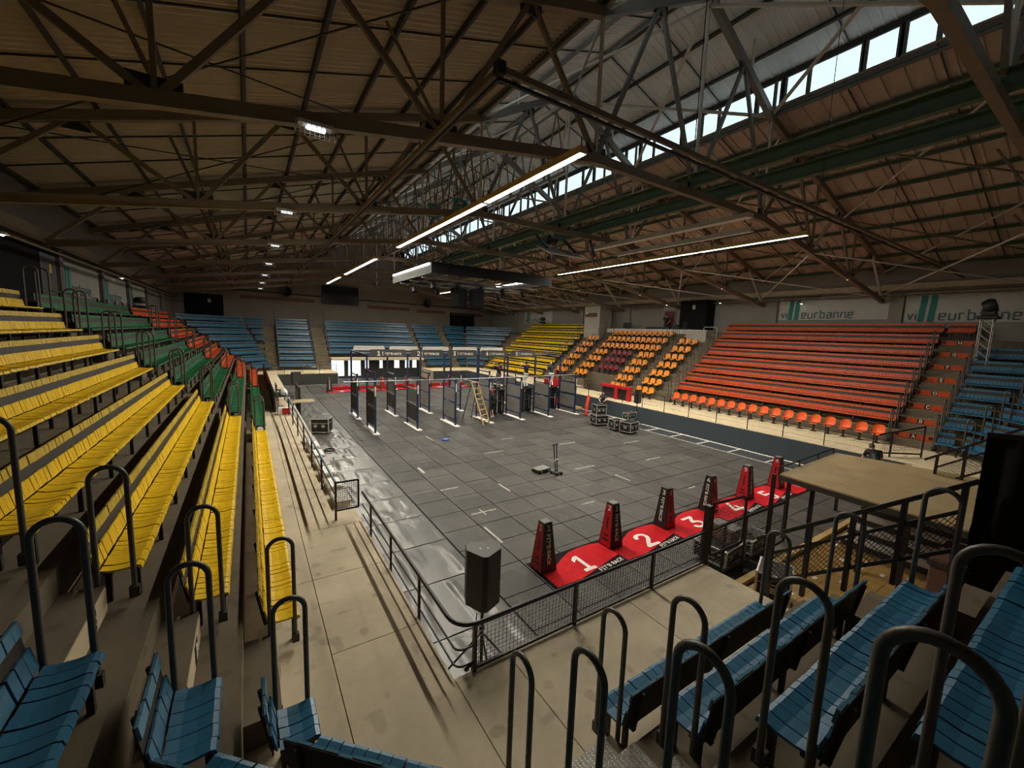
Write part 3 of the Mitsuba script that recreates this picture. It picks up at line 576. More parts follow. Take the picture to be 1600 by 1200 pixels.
def bench(P, Q, row, m, label, fine=False, group=None, worn=None, legs=True, ends=True, alt=None):
    """P, Q: ends of the front edge (plan); backs away from the court."""
    P, Q = V(P), V(Q); z = tread(row) + SEAT
    L = np.linalg.norm(Q - P)
    if L < .35: return None
    u = (Q - P) / L; nrm = V([-u[1], u[0]])
    if nrm @ (V([CX, 24]) - P) > 0: P, Q, u, nrm = Q, P, -u, -nrm
    M = mat4(basis([P[0], P[1], z], [u[0], u[1], 0], [nrm[0], nrm[1], 0], [0, 0, 1]))
    k = thing(('yellow_bench' if m == 'yellow' else m + '_bench'), label, 'bench', group)
    n = max(2, round(L / SL)); w = L / n
    key = (round(L, 3), m, fine)
    if fine:
        if key not in CACHE: CACHE[key] = [[mikit.ply(extr(pr, w - g), mm) for g in (.007, .012, .022)] for pr, mm in ((SEATP, m), (BACKP, m), (STRIPP, worn or m))]
        for name, ps, jz in (('seat_slat', CACHE[key][0], .0028), ('back_slat', CACHE[key][1], .0018), ('top_slat', CACHE[key][2], .0015)):
            for i in range(n):
                mm = T().translate([i * w, rng.gauss(0, jz), rng.gauss(0, jz)]).rotate([1, 0, 0], rng.gauss(0, .35))
                obj(name, ps[rng.choice((0, 0, 0, 1, 1, 2))], None, k, to=M @ mm)
    else:
        if key not in CACHE: CACHE[key] = [mikit.ply(many(extr(pr, w - .011), L, n, w, j), mm) for pr, mm, j in ((SEATLO, m, .003), (BACKP, m, .002), (STRIPP, worn or m, .0015))]
        for name, ps in zip(('seat_slats', 'back_slats', 'top_slats'), CACHE[key]): obj(name, ps, None, k, kind='stuff', to=M)
    kk = ('fr', round(L, 3), m)
    if kk not in CACHE:
        side = mikit.ply(cat(prism_side(0.0)), 'steel_dark')
        CACHE[kk] = (mikit.ply(bx(.01, .03, -.075, L - .01, .07, -.04), 'steel_dark'), mikit.ply(bx(.01, .30, -.06, L - .01, .34, -.03), 'steel_dark'), side, mikit.ply(bar((.0, .452, .21), (L, .452, .21), .012, .46, up=(0, .148, .989)), 'steel_dark'))
    obj('front_rail', CACHE[kk][0], None, k, to=M); obj('rear_rail', CACHE[kk][1], None, k, to=M); obj('backing_board', CACHE[kk][3], None, k, to=M)
    nb = max(2, int(L / 1.35) + 1)
    for i in range(nb):
        s = .12 + (L - .29) * i / (nb - 1); obj('bracket', CACHE[kk][2], None, k, to=M @ T().translate([s, 0, 0]))
    return k
def prism_side(s):
    h = SEAT
    return [bx(s, .05, -h, s + .05, .10, -.05), bx(s, .30, -h, s + .05, .35, -.03), bx(s, .04, -.085, s + .05, .36, -.05), bar((s + .025, .42, -.06), (s + .025, .505, .42), .045, .03, up=(1, 0, 0)), bx(s, .34, -.085, s + .05, .44, -.05)]
def hoop(P, u, row, label, r=.026, w=.30, h=1.2, drop=.32):
    """inverted-U rail: P on the bench front edge at its end, u pointing to the back of the bench"""
    key = ('hoop', r, w, h, drop)
    if key not in CACHE:
        pts = [(0, 0, -drop), (0, 0, h - w / 2)] + [(w / 2 - w / 2 * math.cos(a), 0, h - w / 2 + w / 2 * math.sin(a)) for a in np.linspace(0, math.pi, 13)[1:-1]] + [(w, 0, h - w / 2), (w, 0, -drop)]
        CACHE[key] = (mikit.ply(tube(pts, r, 10), 'rail_grey', smooth=60), mikit.ply(bx(-.045, -.02, -drop - .02, .045, .05, -drop + .1), 'steel_dark'))
    z = tread(row) + SEAT; u = V(u); M = mat4(basis([P[0] + u[0] * .07, P[1] + u[1] * .07, z], [u[0], u[1], 0], [-u[1], u[0], 0], [0, 0, 1]))
    k = thing('hoop_handrail', label, 'handrail'); obj('tube', CACHE[key][0], None, k, to=M); obj('foot_bracket', CACHE[key][1], None, k, to=M); obj('foot_bracket', CACHE[key][1], None, k, to=M @ T().translate([w, 0, 0]))

row_of = lambda i: ORD[i]
def corner(j, i): return octo(PITCH * i)[j]
for i in range(8):
    o = PITCH * i; x = .47 - o
    fine = i < 4
    # brown-roof side: blue stub, yellow, green, red
    y0 = corner(0, i)[1]
    for a, b, m, d in ((4.5, y0, 'blue', 'short blue slatted bench beside the rounded corner of the dark side'), (18.05, 6.0, 'yellow', 'long yellow slatted bench'), (31.0, 18.95, 'green', 'green slatted bench beyond the yellow block'), (44.3, 31.75, 'red', 'dim orange-red slatted bench at the far end of the dark side')):
        lab = f'{d}, {row_of(i)} row up' + (' in the dark side stand' if m == 'yellow' else '')
        bench((x, a), (x, b), i, m, lab, fine=(m in ('blue', 'yellow') and fine), worn='yellow_worn' if m == 'yellow' else 'blue_pale' if m == 'blue' else None)
    for yy, d in ((4.53, 'blue bench stub by the rounded corner'), (5.95, 'yellow bench, at its end near the rounded corner'), (18.1, 'yellow bench, at its far end'), (18.9, 'green bench, at its near end'), (31.03, 'green bench, at its far end'), (31.72, 'red bench of the dark side, at its near end')):
        if yy > 30 and i > 6: continue
        hoop((x, yy), (-1, 0), i, f'steel hoop handrail on the {row_of(i)}-row {d}')
    # rounded near corner and the near stand
    if i < 5:
        bench(corner(0, i), corner(1, i), i, 'blue', f'blue slatted bench slanting across the rounded corner below the camera, {row_of(i)} row', fine=i < 3, worn='blue_pale')
        bench((corner(1, i)[0] + .02, 2.87 - o), (1.9, 2.87 - o), i, 'blue', f'very short blue slatted bench between the corner and the chequer-plate stair, {row_of(i)} row', fine=i < 3, worn='blue_pale')
        bench((3.12, 2.87 - o), (6.55, 2.87 - o), i, 'blue', f'blue slatted bench between the chequer-plate stair and the sunken entry, {row_of(i)} row', fine=i < 4, worn='blue_pale')
        for xx, d in ((1.93, 'on the corner side of the chequer-plate stair'), (3.09, 'on the deck side of the chequer-plate stair'), (6.6, 'at the bench end by the sunken entry')):
            if i < 4 or xx > 3: hoop((xx, 2.87 - o), (0, -1), i, f'big steel hoop handrail {d}, {row_of(i)} row')
    # banner side: blue, red, yellow and the far corner
    xr = 24.62 + o
    # far stand
    yf = 46.28 + o
    x0 = corner(6, i)[0]; x1 = corner(5, i)[0]
    for a, b, d in ((x0, 1.38, 'short blue bench by the dark far corner'), (2.46, 5.85, 'blue bench between the two stairs of the end stand'), (7.3, 17.3, 'long blue bench above the glazed entrance doors'), (17.95, 21.2, 'blue bench of the end stand past the entrance doors'), (22.25, x1, 'blue bench at the bright far corner')):
        if b - a < .5 or (i < 2 and 7 < a < 10): continue
        bench((a, yf), (b, yf), i, 'blue', f'{d}, {row_of(i)} row up')
    for xx in (2.5, 5.8, 7.35, 21.25):
        if i < 2 and xx > 7: continue
        hoop((xx, yf), (0, 1), i, f'small steel hoop handrail in the end stand, {row_of(i)} row, ' + {2.5: 'first stair', 5.8: 'second stair, screen side', 7.35: 'second stair, door side', 21.25: 'third stair'}[xx])
    bench(corner(7, i), corner(6, i), i, 'blue', f'blue bench slanting across the dark far corner, {row_of(i)} row up')
    bench(corner(5, i), corner(4, i), i, 'blue', f'blue bench slanting across the bright far corner, {row_of(i)} row up')
    if i < 7: bench(corner(3, i), corner(2, i), i, 'blue', f'blue bench slanting across the corner behind the plywood deck, {row_of(i)} row')
    # banner side
    y1 = corner(3, i)[1]
    if i < 7: bench((xr, y1), (xr, 4.5), i, 'blue', f'short blue slatted bench beside the lettered stair, {row_of(i)} row up') 
    for yy, d in ((4.52, 'blue bench by the lettered stair'), (6.02, 'orange-red bench by the lettered stair'), (17.88, 'orange-red bench by the second stair')):
        if i < 7: hoop((xr, yy), (1, 0), i, f'slim steel hoop handrail at the {row_of(i)}-row {d}')
    if i > 1: hoop((xr, 33.0), (1, 0), i, f'slim steel hoop handrail at the {row_of(i)}-row yellow bench of the banner side')
    if i < 5:
        hoop((corner(3, i)[0] - .3, corner(3, i)[1] - .3), (.707, -.707), i, f'pale steel hoop handrail at the corner bench behind the plywood deck, {row_of(i)} row')
for i in range(9):
    xr = 24.62 + PITCH * i
    if i: bench((xr, 6.05), (xr, 17.85), i, 'red', f'long orange-red slatted bench under the banners, {row_of(i)} row up')
    bench((xr, 33.0), (xr, 44.2), i, 'yellow', f'yellow slatted bench on the banner side towards the far end, {row_of(i)} row up', worn='yellow_worn')
bench((31.0, 4.9), (31.0, 5.9), 8, 'red', 'tiny orange-red bench at the top of the lettered stair')
# pale marker slats on the red benches
for i in range(1, 9):
    x = 24.62 + PITCH * i; z = tread(i) + SEAT; key = f'red_bench_{0:03d}'
# ---------------------------------------------------------------- bucket seats
def shell_mesh(wd, sq):
    prof = V([(-.01, -.05), (.0, -.005), (.04, .012), (.14, .0), (.25, -.01), (.33, .01), (.375, .08), (.40, .18), (.42, .29), (.435, .37), (.44, .41)])
    half = V([.42, .47, .5, .5, .49, .48, .49, .5, .49, .42, .28 if sq < .5 else .40]) * wd
    nx = 9; t = np.linspace(-1, 1, nx); v = []
    for off in (0, -.012):
        for (d, z), h in zip(prof, half):
            e = np.abs(t) ** 3
            v.append(np.stack([t * h, d - .05 * e * (z > .05) + 0 * t, z + .055 * e * (z < .05) + off, ], 1) if z < .05 else np.stack([t * h, d - .06 * e - off * -1, z + 0 * t], 1))
    v = np.vstack(v); n = len(prof); f = []
    for s in (0, 1):
        for i in range(n - 1):
            for j in range(nx - 1):
                a = s * n * nx + i * nx + j; q = [[a, a + 1, a + nx + 1], [a, a + nx + 1, a + nx]]
                f += q if s == 0 else [x[::-1] for x in q]
    edge = [i * nx for i in range(n)] + [(n - 1) * nx + j for j in range(1, nx)] + [i * nx + nx - 1 for i in range(n - 2, -1, -1)] + [j for j in range(nx - 2, 0, -1)]
    for a, b in zip(edge, edge[1:] + edge[:1]): f += [[a, b, b + n * nx], [a, b + n * nx, a + n * nx]]
    return TM(v, f)
SHELLS = {m: mikit.ply(shell_mesh(w, s), m, smooth=50) for m, w, s in (('seat_red', .46, 0), ('seat_orange', .46, 1), ('seat_maroon', .46, 1))}
PED = mikit.ply(cat(bx(-.04, .12, -SEAT, .04, .2, -.02), bx(-.14, .06, -.05, .14, .30, -.02), bx(-.12, .06, -SEAT, .12, .28, -SEAT + .02)), 'black')
HOLES = {m: mikit.ply(cat(*[bx(a - .05, .325, b, a + .05, .424, b + .012) if 0 else bar((a - .06, .388, b), (a + .06, .388, b), .02, .012) for a, b in ((0, .25), )]), 'black') for m in ('seat_red',)}
def seat(x, y, i, m, label, yaw=-90):
    k = thing({'seat_red': 'bucket_seat', 'seat_orange': 'stadium_seat', 'seat_maroon': 'maroon_seat'}[m], label, 'seat')
    M = shift(x, y, tread(i) + SEAT, yaw); obj('shell', SHELLS[m], None, k, to=M); obj('pedestal', PED, None, k, to=M)
for j in range(18): seat(24.3, 6.35 + .635 * j, 0, 'seat_red', f'bright orange bucket seat in the front row below orange-red benches, {ORD[j]} from the lettered stair')
def block(rows, y0, n, p, name, m='seat_orange'):
    for i in rows:
        for j in range(n): seat(24.62 + PITCH * i, y0 + p * j, i, m, f'{"orange" if m == "seat_orange" else "maroon"} seat, {ORD[i]} row up, {ORD[j]} from the bench side, {name}')
block(range(0, 8), 19.5, 3, .58, 'column beside the orange-red benches')
block(range(0, 5), 22.25, 3, .56, 'second column from the orange-red benches')
block(range(5, 8), 22.25, 12, .575, 'wide block below the press table')
block(range(2, 5), 24.6, 4, .6, 'dark block above the railed entry', 'seat_maroon')
block(range(1, 5), 27.5, 3, .56, 'column just past the maroon seats')
block(range(1, 7), 30.25, 3, .56, 'column beside the yellow benches')
for i in range(8):
    xr = 24.62 + PITCH * i
    for yy, d in ((20.97, 'first orange column'), (21.95, 'second orange column'), (28.95, 'third orange column'), (29.95, 'fourth orange column')):
        hoop((xr, yy), (1, 0), i, f'thin steel hoop handrail by the {d}, {row_of(i)} row', r=.02)
# ---------------------------------------------------------------- barriers round the court
def wires(o, ux, uy, W, H, sp, r=.0035, diag=False):
    o, ux, uy = V(o), V(ux), V(uy); out = []
    if not diag:
        for s in np.arange(sp, W, sp): out.append(bar(o + ux * s, o + ux * s + uy * H, r * 2))
        for s in np.arange(sp, H, sp): out.append(bar(o + uy * s, o + uy * s + ux * W, r * 2))
    else:
        for s in np.arange(-H, W, sp):
            for d in (1, -1):
                a, b = max(0, s), min(W, s + H)
                if b - a < .02: continue
                y = lambda t: (t - s) if d > 0 else H - (t - s)
                out.append(bar(o + ux * a + uy * y(a), o + ux * b + uy * y(b), r * 2))
    return cat(out)
k = thing('mesh_barrier', 'low black mesh barrier between the concrete walkway and the court below the camera', 'barrier')
zt, zb = ZW + .68, ZW + .05
obj('top_rail', tube(fillet([(2.1, 9.5, zt), (2.1, 4.32, zt), (7.58, 4.32, zt)], .35, 8), .028, 10), 'rail_black', k, smooth=50)
obj('bottom_rail', bar((2.36, 4.32, zb), (7.58, 4.32, zb), .04), 'rail_black', k)
obj('middle_rail', tube(fillet([(2.1, 9.5, ZW + .38), (2.1, 4.32, ZW + .38), (2.36, 4.32, ZW + .38)], .3, 8), .014, 8), 'rail_black', k, smooth=50)
obj('lower_rail', tube(fillet([(2.1, 9.5, ZW + .14), (2.1, 4.32, ZW + .14), (2.36, 4.32, ZW + .14)], .28, 8), .014, 8), 'rail_black', k, smooth=50)
obj('foot_loop', tube(fillet([(2.3, 4.38, ZW + .0), (2.2, 4.30, ZW + .1), (2.36, 4.32, ZW + .12)], .1, 5), .02, 8), 'rail_black', k)
for x in (2.36, 4.11, 5.94, 7.56): obj('post', bar((x, 4.32, ZW - .02), (x, 4.32, zt), .05), 'rail_black', k)
for y in (5.7, 7.22, 8.72): obj('post', bar((2.1, y, ZW - .1), (2.1, y, zt), .035), 'rail_black', k)
for a, b in ((2.36, 4.11), (4.11, 5.94), (5.94, 7.56)): obj('wire_mesh', wires((a, 4.32, zb), (1, 0, 0), (0, 0, 1), b - a, zt - zb, .062, .0026), 'rail_black', k, kind='stuff')
k = thing('mesh_gate', 'small black framed wire-mesh gate at the end of the walkway rail', 'gate')
gy, g0, g1, h0, h1 = 9.72, 1.56, 2.06, ZW + .25, ZW + .92
obj('frame', cat(*[bar(a, b, .04) for a, b in (((g0, gy, h0), (g1, gy, h0)), ((g1, gy, h0), (g1, gy, h1)), ((g1, gy, h1), (g0, gy, h1)), ((g0, gy, h1), (g0, gy, h0)))]), 'rail_black', k)
obj('wire_mesh', wires((g0, gy, h0), (1, 0, 0), (0, 0, 1), g1 - g0, h1 - h0, .05), 'rail_black', k, kind='stuff')
k = thing('blue_handrail', 'blue painted tube handrail with black posts along the dark side walkway', 'handrail')
obj('top_rail', tube(fillet([(1.56, 9.75, ZW + .92), (1.56, 18.5, ZW + .92), (1.5, 24, ZW + .98)], .5, 5), .03, 10), 'rail_blue', k, smooth=50)
for z in (.3, .6): obj('rail', tube([(1.56, 9.75, ZW + z), (1.56, 23.5, ZW + z)], .016, 8), 'rail_black', k)
for y in (9.75, 11.9, 14.0, 16.2, 18.4, 20.6, 22.8): obj('post', bar((1.56, y, ZW - .05), (1.56, y, ZW + .92), .045), 'rail_black', k)
for j in range(7): 
    y = 10.4 + j * 1.05
    obj_k = thing('white_crate', f'white plastic crate standing in the gap behind the blue handrail, {ORD[j]} from the mesh gate', 'crate')
    obj('tub', rbox(1.68, y, ZW, 2.02, y + .75, ZW + .16 + .04 * (j % 3), .03), 'white', obj_k); obj('rim', cat(bx(1.66, y - .02, ZW + .14, 2.04, y + .77, ZW + .17)), 'white_worn', obj_k)
k = thing('dark_barrier', 'long dark panel barrier on the walkway edge towards the far end of the dark side', 'barrier')
for j in range(8):
    y = 24 + j * 2.35; obj('panel', bx(1.0, y, ZW, 1.04, y + 2.3, ZW + .95), 'charcoal', k); obj('post', bx(.98, y - .04, ZW, 1.06, y + .02, ZW + 1.0), 'rail_black', k)
obj('top_rail', bar((1.02, 24, ZW + 1.0), (1.02, 42.8, ZW + 1.0), .05), 'rail_black', k)
# slim rail on the banner side
k = thing('wire_rail', 'slim dark rail with thin wires along the pale deck under the bucket seats', 'railing')
for z, r in ((.93, .02), (.7, .006), (.47, .006), (.24, .006)): obj('rail', tube([(21.46, 5.6, ZW + z), (21.46, 22.5, ZW + z)], r, 6), 'rail_black', k)
for j in range(11): y = 5.65 + 1.68 * j; obj('post', bar((21.46, y, ZW), (21.46, y, ZW + .93), .03), 'rail_black', k)
k = thing('wire_rail', 'thin dark rail along the front of the end stand', 'railing')
for z, r in ((.85, .018), (.45, .006)): obj('rail', tube([(1.2, 43.1, ZW + z), (7.2, 43.1, ZW + z)], r, 6), 'rail_black', k)
for j in range(5): x = 1.2 + 1.5 * j; obj('post', bar((x, 43.1, ZW), (x, 43.1, ZW + .85), .03), 'rail_black', k)
k = thing('corner_gate', 'small black mesh gate on the pale deck behind the plywood deck', 'gate')
obj('frame', cat(*[bar(a, b, .05) for a, b in (((21.5, 5.5, ZW + .9), (23.0, 4.5, ZW + 1.3)), ((23.0, 4.5, ZW + 1.3), (23.0, 4.5, ZW)), ((21.9, 5.2, ZW), (21.9, 5.2, ZW + 1.0)), ((21.5, 5.5, ZW + .15), (23, 4.5, ZW + .15)))]), 'rail_black', k)
obj('wire_mesh', wires((21.6, 5.43, ZW + .15), V([1.5, -1.0, .15]) / 1.803, (0, 0, 1), 1.6, .85, .09), 'rail_black', k, kind='stuff')
# sloping guards of the sunken entry
def guard(x, y0, n, label, z0):
    k = thing('sloping_guard', label, 'railing'); sl = RISE / PITCH
    top_ = lambda y: z0 + (y0 - y) * sl
    pts = [y0 - .53 * q for q in range(n)]
    e = pts[-1]
    obj('top_rail', bar((x, y0 + .25, top_(y0 + .25)), (x, e - .1, top_(e - .1)), .06, .06), 'rail_black', k)
    obj('mid_rail', bar((x, y0, top_(y0) - .35), (x, e, top_(e) - .35), .045), 'rail_black', k)
    obj('lower_rail', bar((x, y0, top_(y0) - .88), (x, e, top_(e) - .88), .05), 'rail_black', k)
    for y in pts: obj('post', bar((x, y, top_(y) - 1.25), (x, y, top_(y)), .075, .06), 'rail_black', k)
    u = V([0, -1, sl]); L = np.linalg.norm(u); obj('chain_link', wires((x, y0, top_(y0) - .88), u / L, (0, 0, 1), (y0 - e) * L, .53, .085, .004, True), 'rail_black', k, kind='stuff')
guard(7.62, 3.16, 5, 'black sloping guard with chain-link beside the sunken entry, benches side', 2.16)
guard(16.55, 2.9, 5, 'black sloping guard rail on the deck side of the sunken entry', 2.45)
k = thing('crowd_gate', 'black tubular mesh gate standing at the mouth of the sunken entry', 'gate')
obj('main_post', bar((7.62, 4.36, ZW - .9), (7.62, 4.36, ZW + 1.2), .11), 'rail_black', k)
obj('leaf_frame', tube(fillet([(7.85, 4.4, 2.2), (9.15, 4.4, 2.12), (9.15, 4.4, 1.05), (7.85, 4.4, 1.05), (7.85, 4.4, 2.2)], .18, 6), .03, 8), 'rail_black', k)
obj('leaf_mesh', wires((7.87, 4.4, 1.08), (1, 0, 0), (0, 0, 1), 1.26, 1.0, .07, .0022), 'rail_black', k, kind='stuff')
obj('barrier_frame', tube(fillet([(8.0, 4.66, .25), (8.0, 4.66, 1.42), (11.85, 4.66, 1.36), (11.85, 4.66, .25), (8.0, 4.66, .25)], .2, 6), .032, 8), 'rail_black', k)
obj('barrier_mesh', wires((8.03, 4.66, .28), (1, 0, 0), (0, 0, 1), 3.8, 1.06, .08, .0022), 'rail_black', k, kind='stuff')
for x in (8.9, 9.8, 11.0): obj('upright', bar((x, 4.66, 0), (x, 4.66, 1.4), .045), 'rail_black', k)
obj('tall_post', bar((10.42, 4.45, 0), (10.42, 4.45, 2.4), .07), 'rail_black', k)
# plywood deck over the entry
k = thing('plywood_deck', 'large bare plywood deck on black posts over the sunken entry', 'platform')
dk = Polygon([(12.25, 5.1), (16.5, 5.25), (17.3, 2.0), (12.0, 1.5)])
for j in range(3):
    for i2 in range(2):
        p = dk.intersection(sbox(11.5 + i2 * 3, 1.2 + 1.35 * j, 14.5 + i2 * 3 + (.0), 1.2 + 1.35 * (j + 1))).buffer(-.0015)
        if p.area > .05: obj('board', prism(p, 1.86, 1.9), 'ply', k)
obj('edge_frame', cat(*[bar((*a, 1.79), (*b, 1.79), .06, .12) for a, b in zip(list(dk.exterior.coords), list(dk.exterior.coords)[1:])]), 'steel_dark', k)
for x, y in ((12.4, 4.9), (12.6, 4.4), (12.3, 3.2), (12.15, 2.4), (16.3, 5.0), (14.4, 5.05)): obj('post', bar((x, y, 0), (x, y, 1.86), .08), 'rail_black', k)
obj('edge_rail', tube([(12.25, 5.15, 2.05), (16.4, 5.3, 2.05)], .02, 6), 'rail_black', k)
for x in (12.25, 13.6, 15, 16.3): obj('rail_post', bar((x, 5.12 + (x - 12.25) * .036, 1.86), (x, 5.12 + (x - 12.25) * .036, 2.05), .03), 'rail_black', k)
k = thing('timber_steps', 'grey timber steps stacked under the plywood deck', 'steps')
for j in range(6):
    x = 13.7 + .42 * j; obj('tread', bx(x, 1.2, .22 * (j + 1) - .06, x + .44, 4.0, .22 * (j + 1)), 'white', k); obj('riser', bx(x, 1.2, 0, x + .03, 4.0, .22 * (j + 1) - .06), 'charcoal', k)
k = thing('brown_crate', 'dark brown crate leaning beside the chain-link in the sunken entry', 'crate')
obj('box', rbox(11.6, .9, 0, 12.9, 1.9, 1.3, .03), 'stripe_brown', k); obj('batten', cat(bx(11.57, .88, .1, 12.93, 1.93, .2), bx(11.57, .88, 1.1, 12.93, 1.93, 1.2)), 'steel_dark', k)
k = thing('blue_tub', 'blue plastic tub on the pit floor by the concrete steps', 'tub')
obj('tub', cat(rbox(8.0, 1.5, 0, 9.0, 2.3, .5, .06)), 'blue_plastic', k); obj('rim', cat(bx(7.96, 1.46, .46, 9.04, 1.52, .52), bx(7.96, 2.28, .46, 9.04, 2.34, .52), bx(7.96, 1.46, .46, 8.02, 2.34, .52), bx(8.98, 1.46, .46, 9.04, 2.34, .52)), 'navy', k)
# dark curtain boxes on the near side past the entry
k = thing('black_curtain', 'black draped curtain wall on the near stand past the sunken entry', 'curtain')
X, n = np.linspace(0, 1, 120), 120
def drape(a, b, z0, z1, amp=.06):
    a, b = V(a), V(b); u = (b - a) / np.linalg.norm(b - a); nn = V([-u[1], u[0]]); off = amp * np.sin(X * np.linalg.norm(b - a) * 16)
    P = a + X[:, None] * (b - a) + off[:, None] * nn; v = np.vstack([np.c_[P, np.full(n, z0)], np.c_[P, np.full(n, z1)], np.c_[P + nn * .01, np.full(n, z0)], np.c_[P + nn * .01, np.full(n, z1)]]); q = np.arange(n - 1)
    f = [np.stack([q, q + 1, q + n + 1], 1), np.stack([q, q + n + 1, q + n], 1), np.stack([q + 2 * n, q + 3 * n + 1, q + 2 * n + 1], 1), np.stack([q + 2 * n, q + 3 * n, q + 3 * n + 1], 1)]
    return TM(v, np.vstack(f))
for a, b, z0, z1 in ((.95, .2, 2.3, 4.45), (.2, -1.2, 3.0, 4.6), (-1.2, -3.0, 4.0, 5.6)): obj('drape', drape((7.68, a), (7.68, b), z0, z1, .03), 'black_soft', k)
obj('rail', bar((7.68, .95, 4.46), (7.68, -1.2, 4.62), .06), 'rail_black', k)
# ---------------------------------------------------------------- race rig
k0 = []
XF = [5.45 + 2.3 * i for i in range(6)] + [19.3]
def post(a, b, m='navy', w=.09): return bar(a, b, w)
def upright(x, y0, y1, hs, ht, label, style, group=None):
    k = thing('gym_rack', label, 'rack frame')
    obj('base_plate', rbox(x - .16, y0 - .4, 0, x + .16, y1 + .25, .035, .01), 'white', k)
    obj('front_post', post((x, y0, .03), (x, y0, hs)), 'navy', k); obj('rear_post', post((x, y1, .03), (x, y1, ht)), 'navy', k)
    for z in ([.35, 1.35, 2.2, hs - .1] if hs < 3 else [.35, 1.35, 2.2, 2.75, hs - .1]): obj('rung', bar((x, y0, z), (x, y1, z), .05, .06), 'navy' if style != 1 else 'alu_dull', k)
    zs_ = ((.42, 1.28), (1.42, 2.14))
    for j, (z0, z1) in enumerate(zs_):
        m = 'panel_dark' if style == 0 or (style == 1 and j == 0) else 'panel_grey'
        for q in range(2):
            w = (y1 - y0 - .1) / 2; obj('panel', bx(x - .018, y0 + .05 + q * w + .006, z0, x + .018, y0 + .05 + (q + 1) * w - .006, z1), m, k)
    obj('sticker', bx(x - .05, y0 - .05, 1.5, x - .045, y0 + .02, 2.0) if 0 else bx(x - .03, y0 - .051, 2.0, x + .03, y0 - .046, 2.5), 'white', k)
    obj('cross_pin', tube([(x - .14, y0, .42), (x + .28, y0, .42)], .016, 6), 'navy', k)
NAMES = ['at the dark side end', 'between lanes one and two', 'between lanes two and three', 'between lanes three and four', 'between lanes four and five', 'after lane 5', 'at the road case end']
for i, x in enumerate(XF):
    upright(x, 21.5, 23.22, 3.3 if i == 0 else 2.75 if i < 6 else 2.75, 4.0 if i < 6 else 2.75, f'front navy rig frame with white base plate, {NAMES[i]}', 0 if i == 0 else 1 if i == 1 else 2)
    if i < 6: upright(x, 25.65, 27.35, 2.75, 4.0, f'rear navy rig frame with white base plate, {NAMES[i]}', 0 if i == 0 else 1 if i == 1 else 2)
k = thing('rig_crossbar', 'long navy beam linking the tall posts of the front rig row', 'beam'); obj('beam', bar((5.45, 23.22, 4.045), (19.3, 23.22, 4.045), .08), 'navy', k); obj('beam', bar((19.3, 23.22, 4.045), (19.3, 27.3, 4.045), .08), 'navy', k); obj('beam', bar((5.45, 23.22, 4.045), (5.45, 27.35, 4.045), .08), 'navy', k); obj('post', bar((19.3, 23.32, 0), (19.3, 23.32, 4.0), .09), 'navy', k)
k = thing('rig_crossbar', 'long navy beam linking the tall posts of the rear rig row', 'beam'); obj('beam', bar((5.45, 27.35, 4.045), (19.3, 27.35, 4.045), .08), 'navy', k)
k = thing('pull_up_bar', 'long pale horizontal bar across the front of the rig', 'bar'); obj('tube', tube([(3.9, 21.45, 2.8), (12, 21.45, 2.76), (19.4, 21.45, 2.8)], .022, 8), 'alu', k)
for i in range(5):
    for row, y, lab in ((0, 23.12, 'front'), (1, 27.45, 'rear')):
        x0 = XF[i] + .08; 
        k = thing('lane_sign', f'{"dark grey lane sign reading " + str(i+1) + " FIT " + chr(39) + "B RACE" if row == 0 else "plain pale back of the rear lane sign"} {"over" if row == 0 else "behind"} lane {("one","two","three","four","five")[i]}', 'sign')
        pz = [(x0, 3.92), (x0 + 2.14, 3.92), (x0 + 2.02, 4.36), (x0 + .12, 4.36)]
        m = trimesh.creation.extrude_polygon(Polygon(pz), .03, engine='earcut'); M = basis([0, y, 0], [1, 0, 0], [0, 0, 1], [0, -1, 0])
        obj('board', rot(m, M), 'charcoal' if row == 0 else 'white', k)
        if row == 0:
            MM = lambda x, z: basis([x, y - .03, z], [1, 0, 0], [0, 0, 1], [0, -1, 0])
            words(str(i + 1), .24, MM(x0 + .42, 4.02), 'white', k, 'number'); obj('divider', bx(x0 + .74, y - .036, 4.03, x0 + .765, y - .03, 4.25), 'white', k)
            words("FIT'B RACE", .125, MM(x0 + .87, 4.06), 'white', k, 'lettering')
        else: obj('cap_strip', bx(x0 + .12, y - .05, 4.3, x0 + 2.02, y, 4.37), 'white', k)
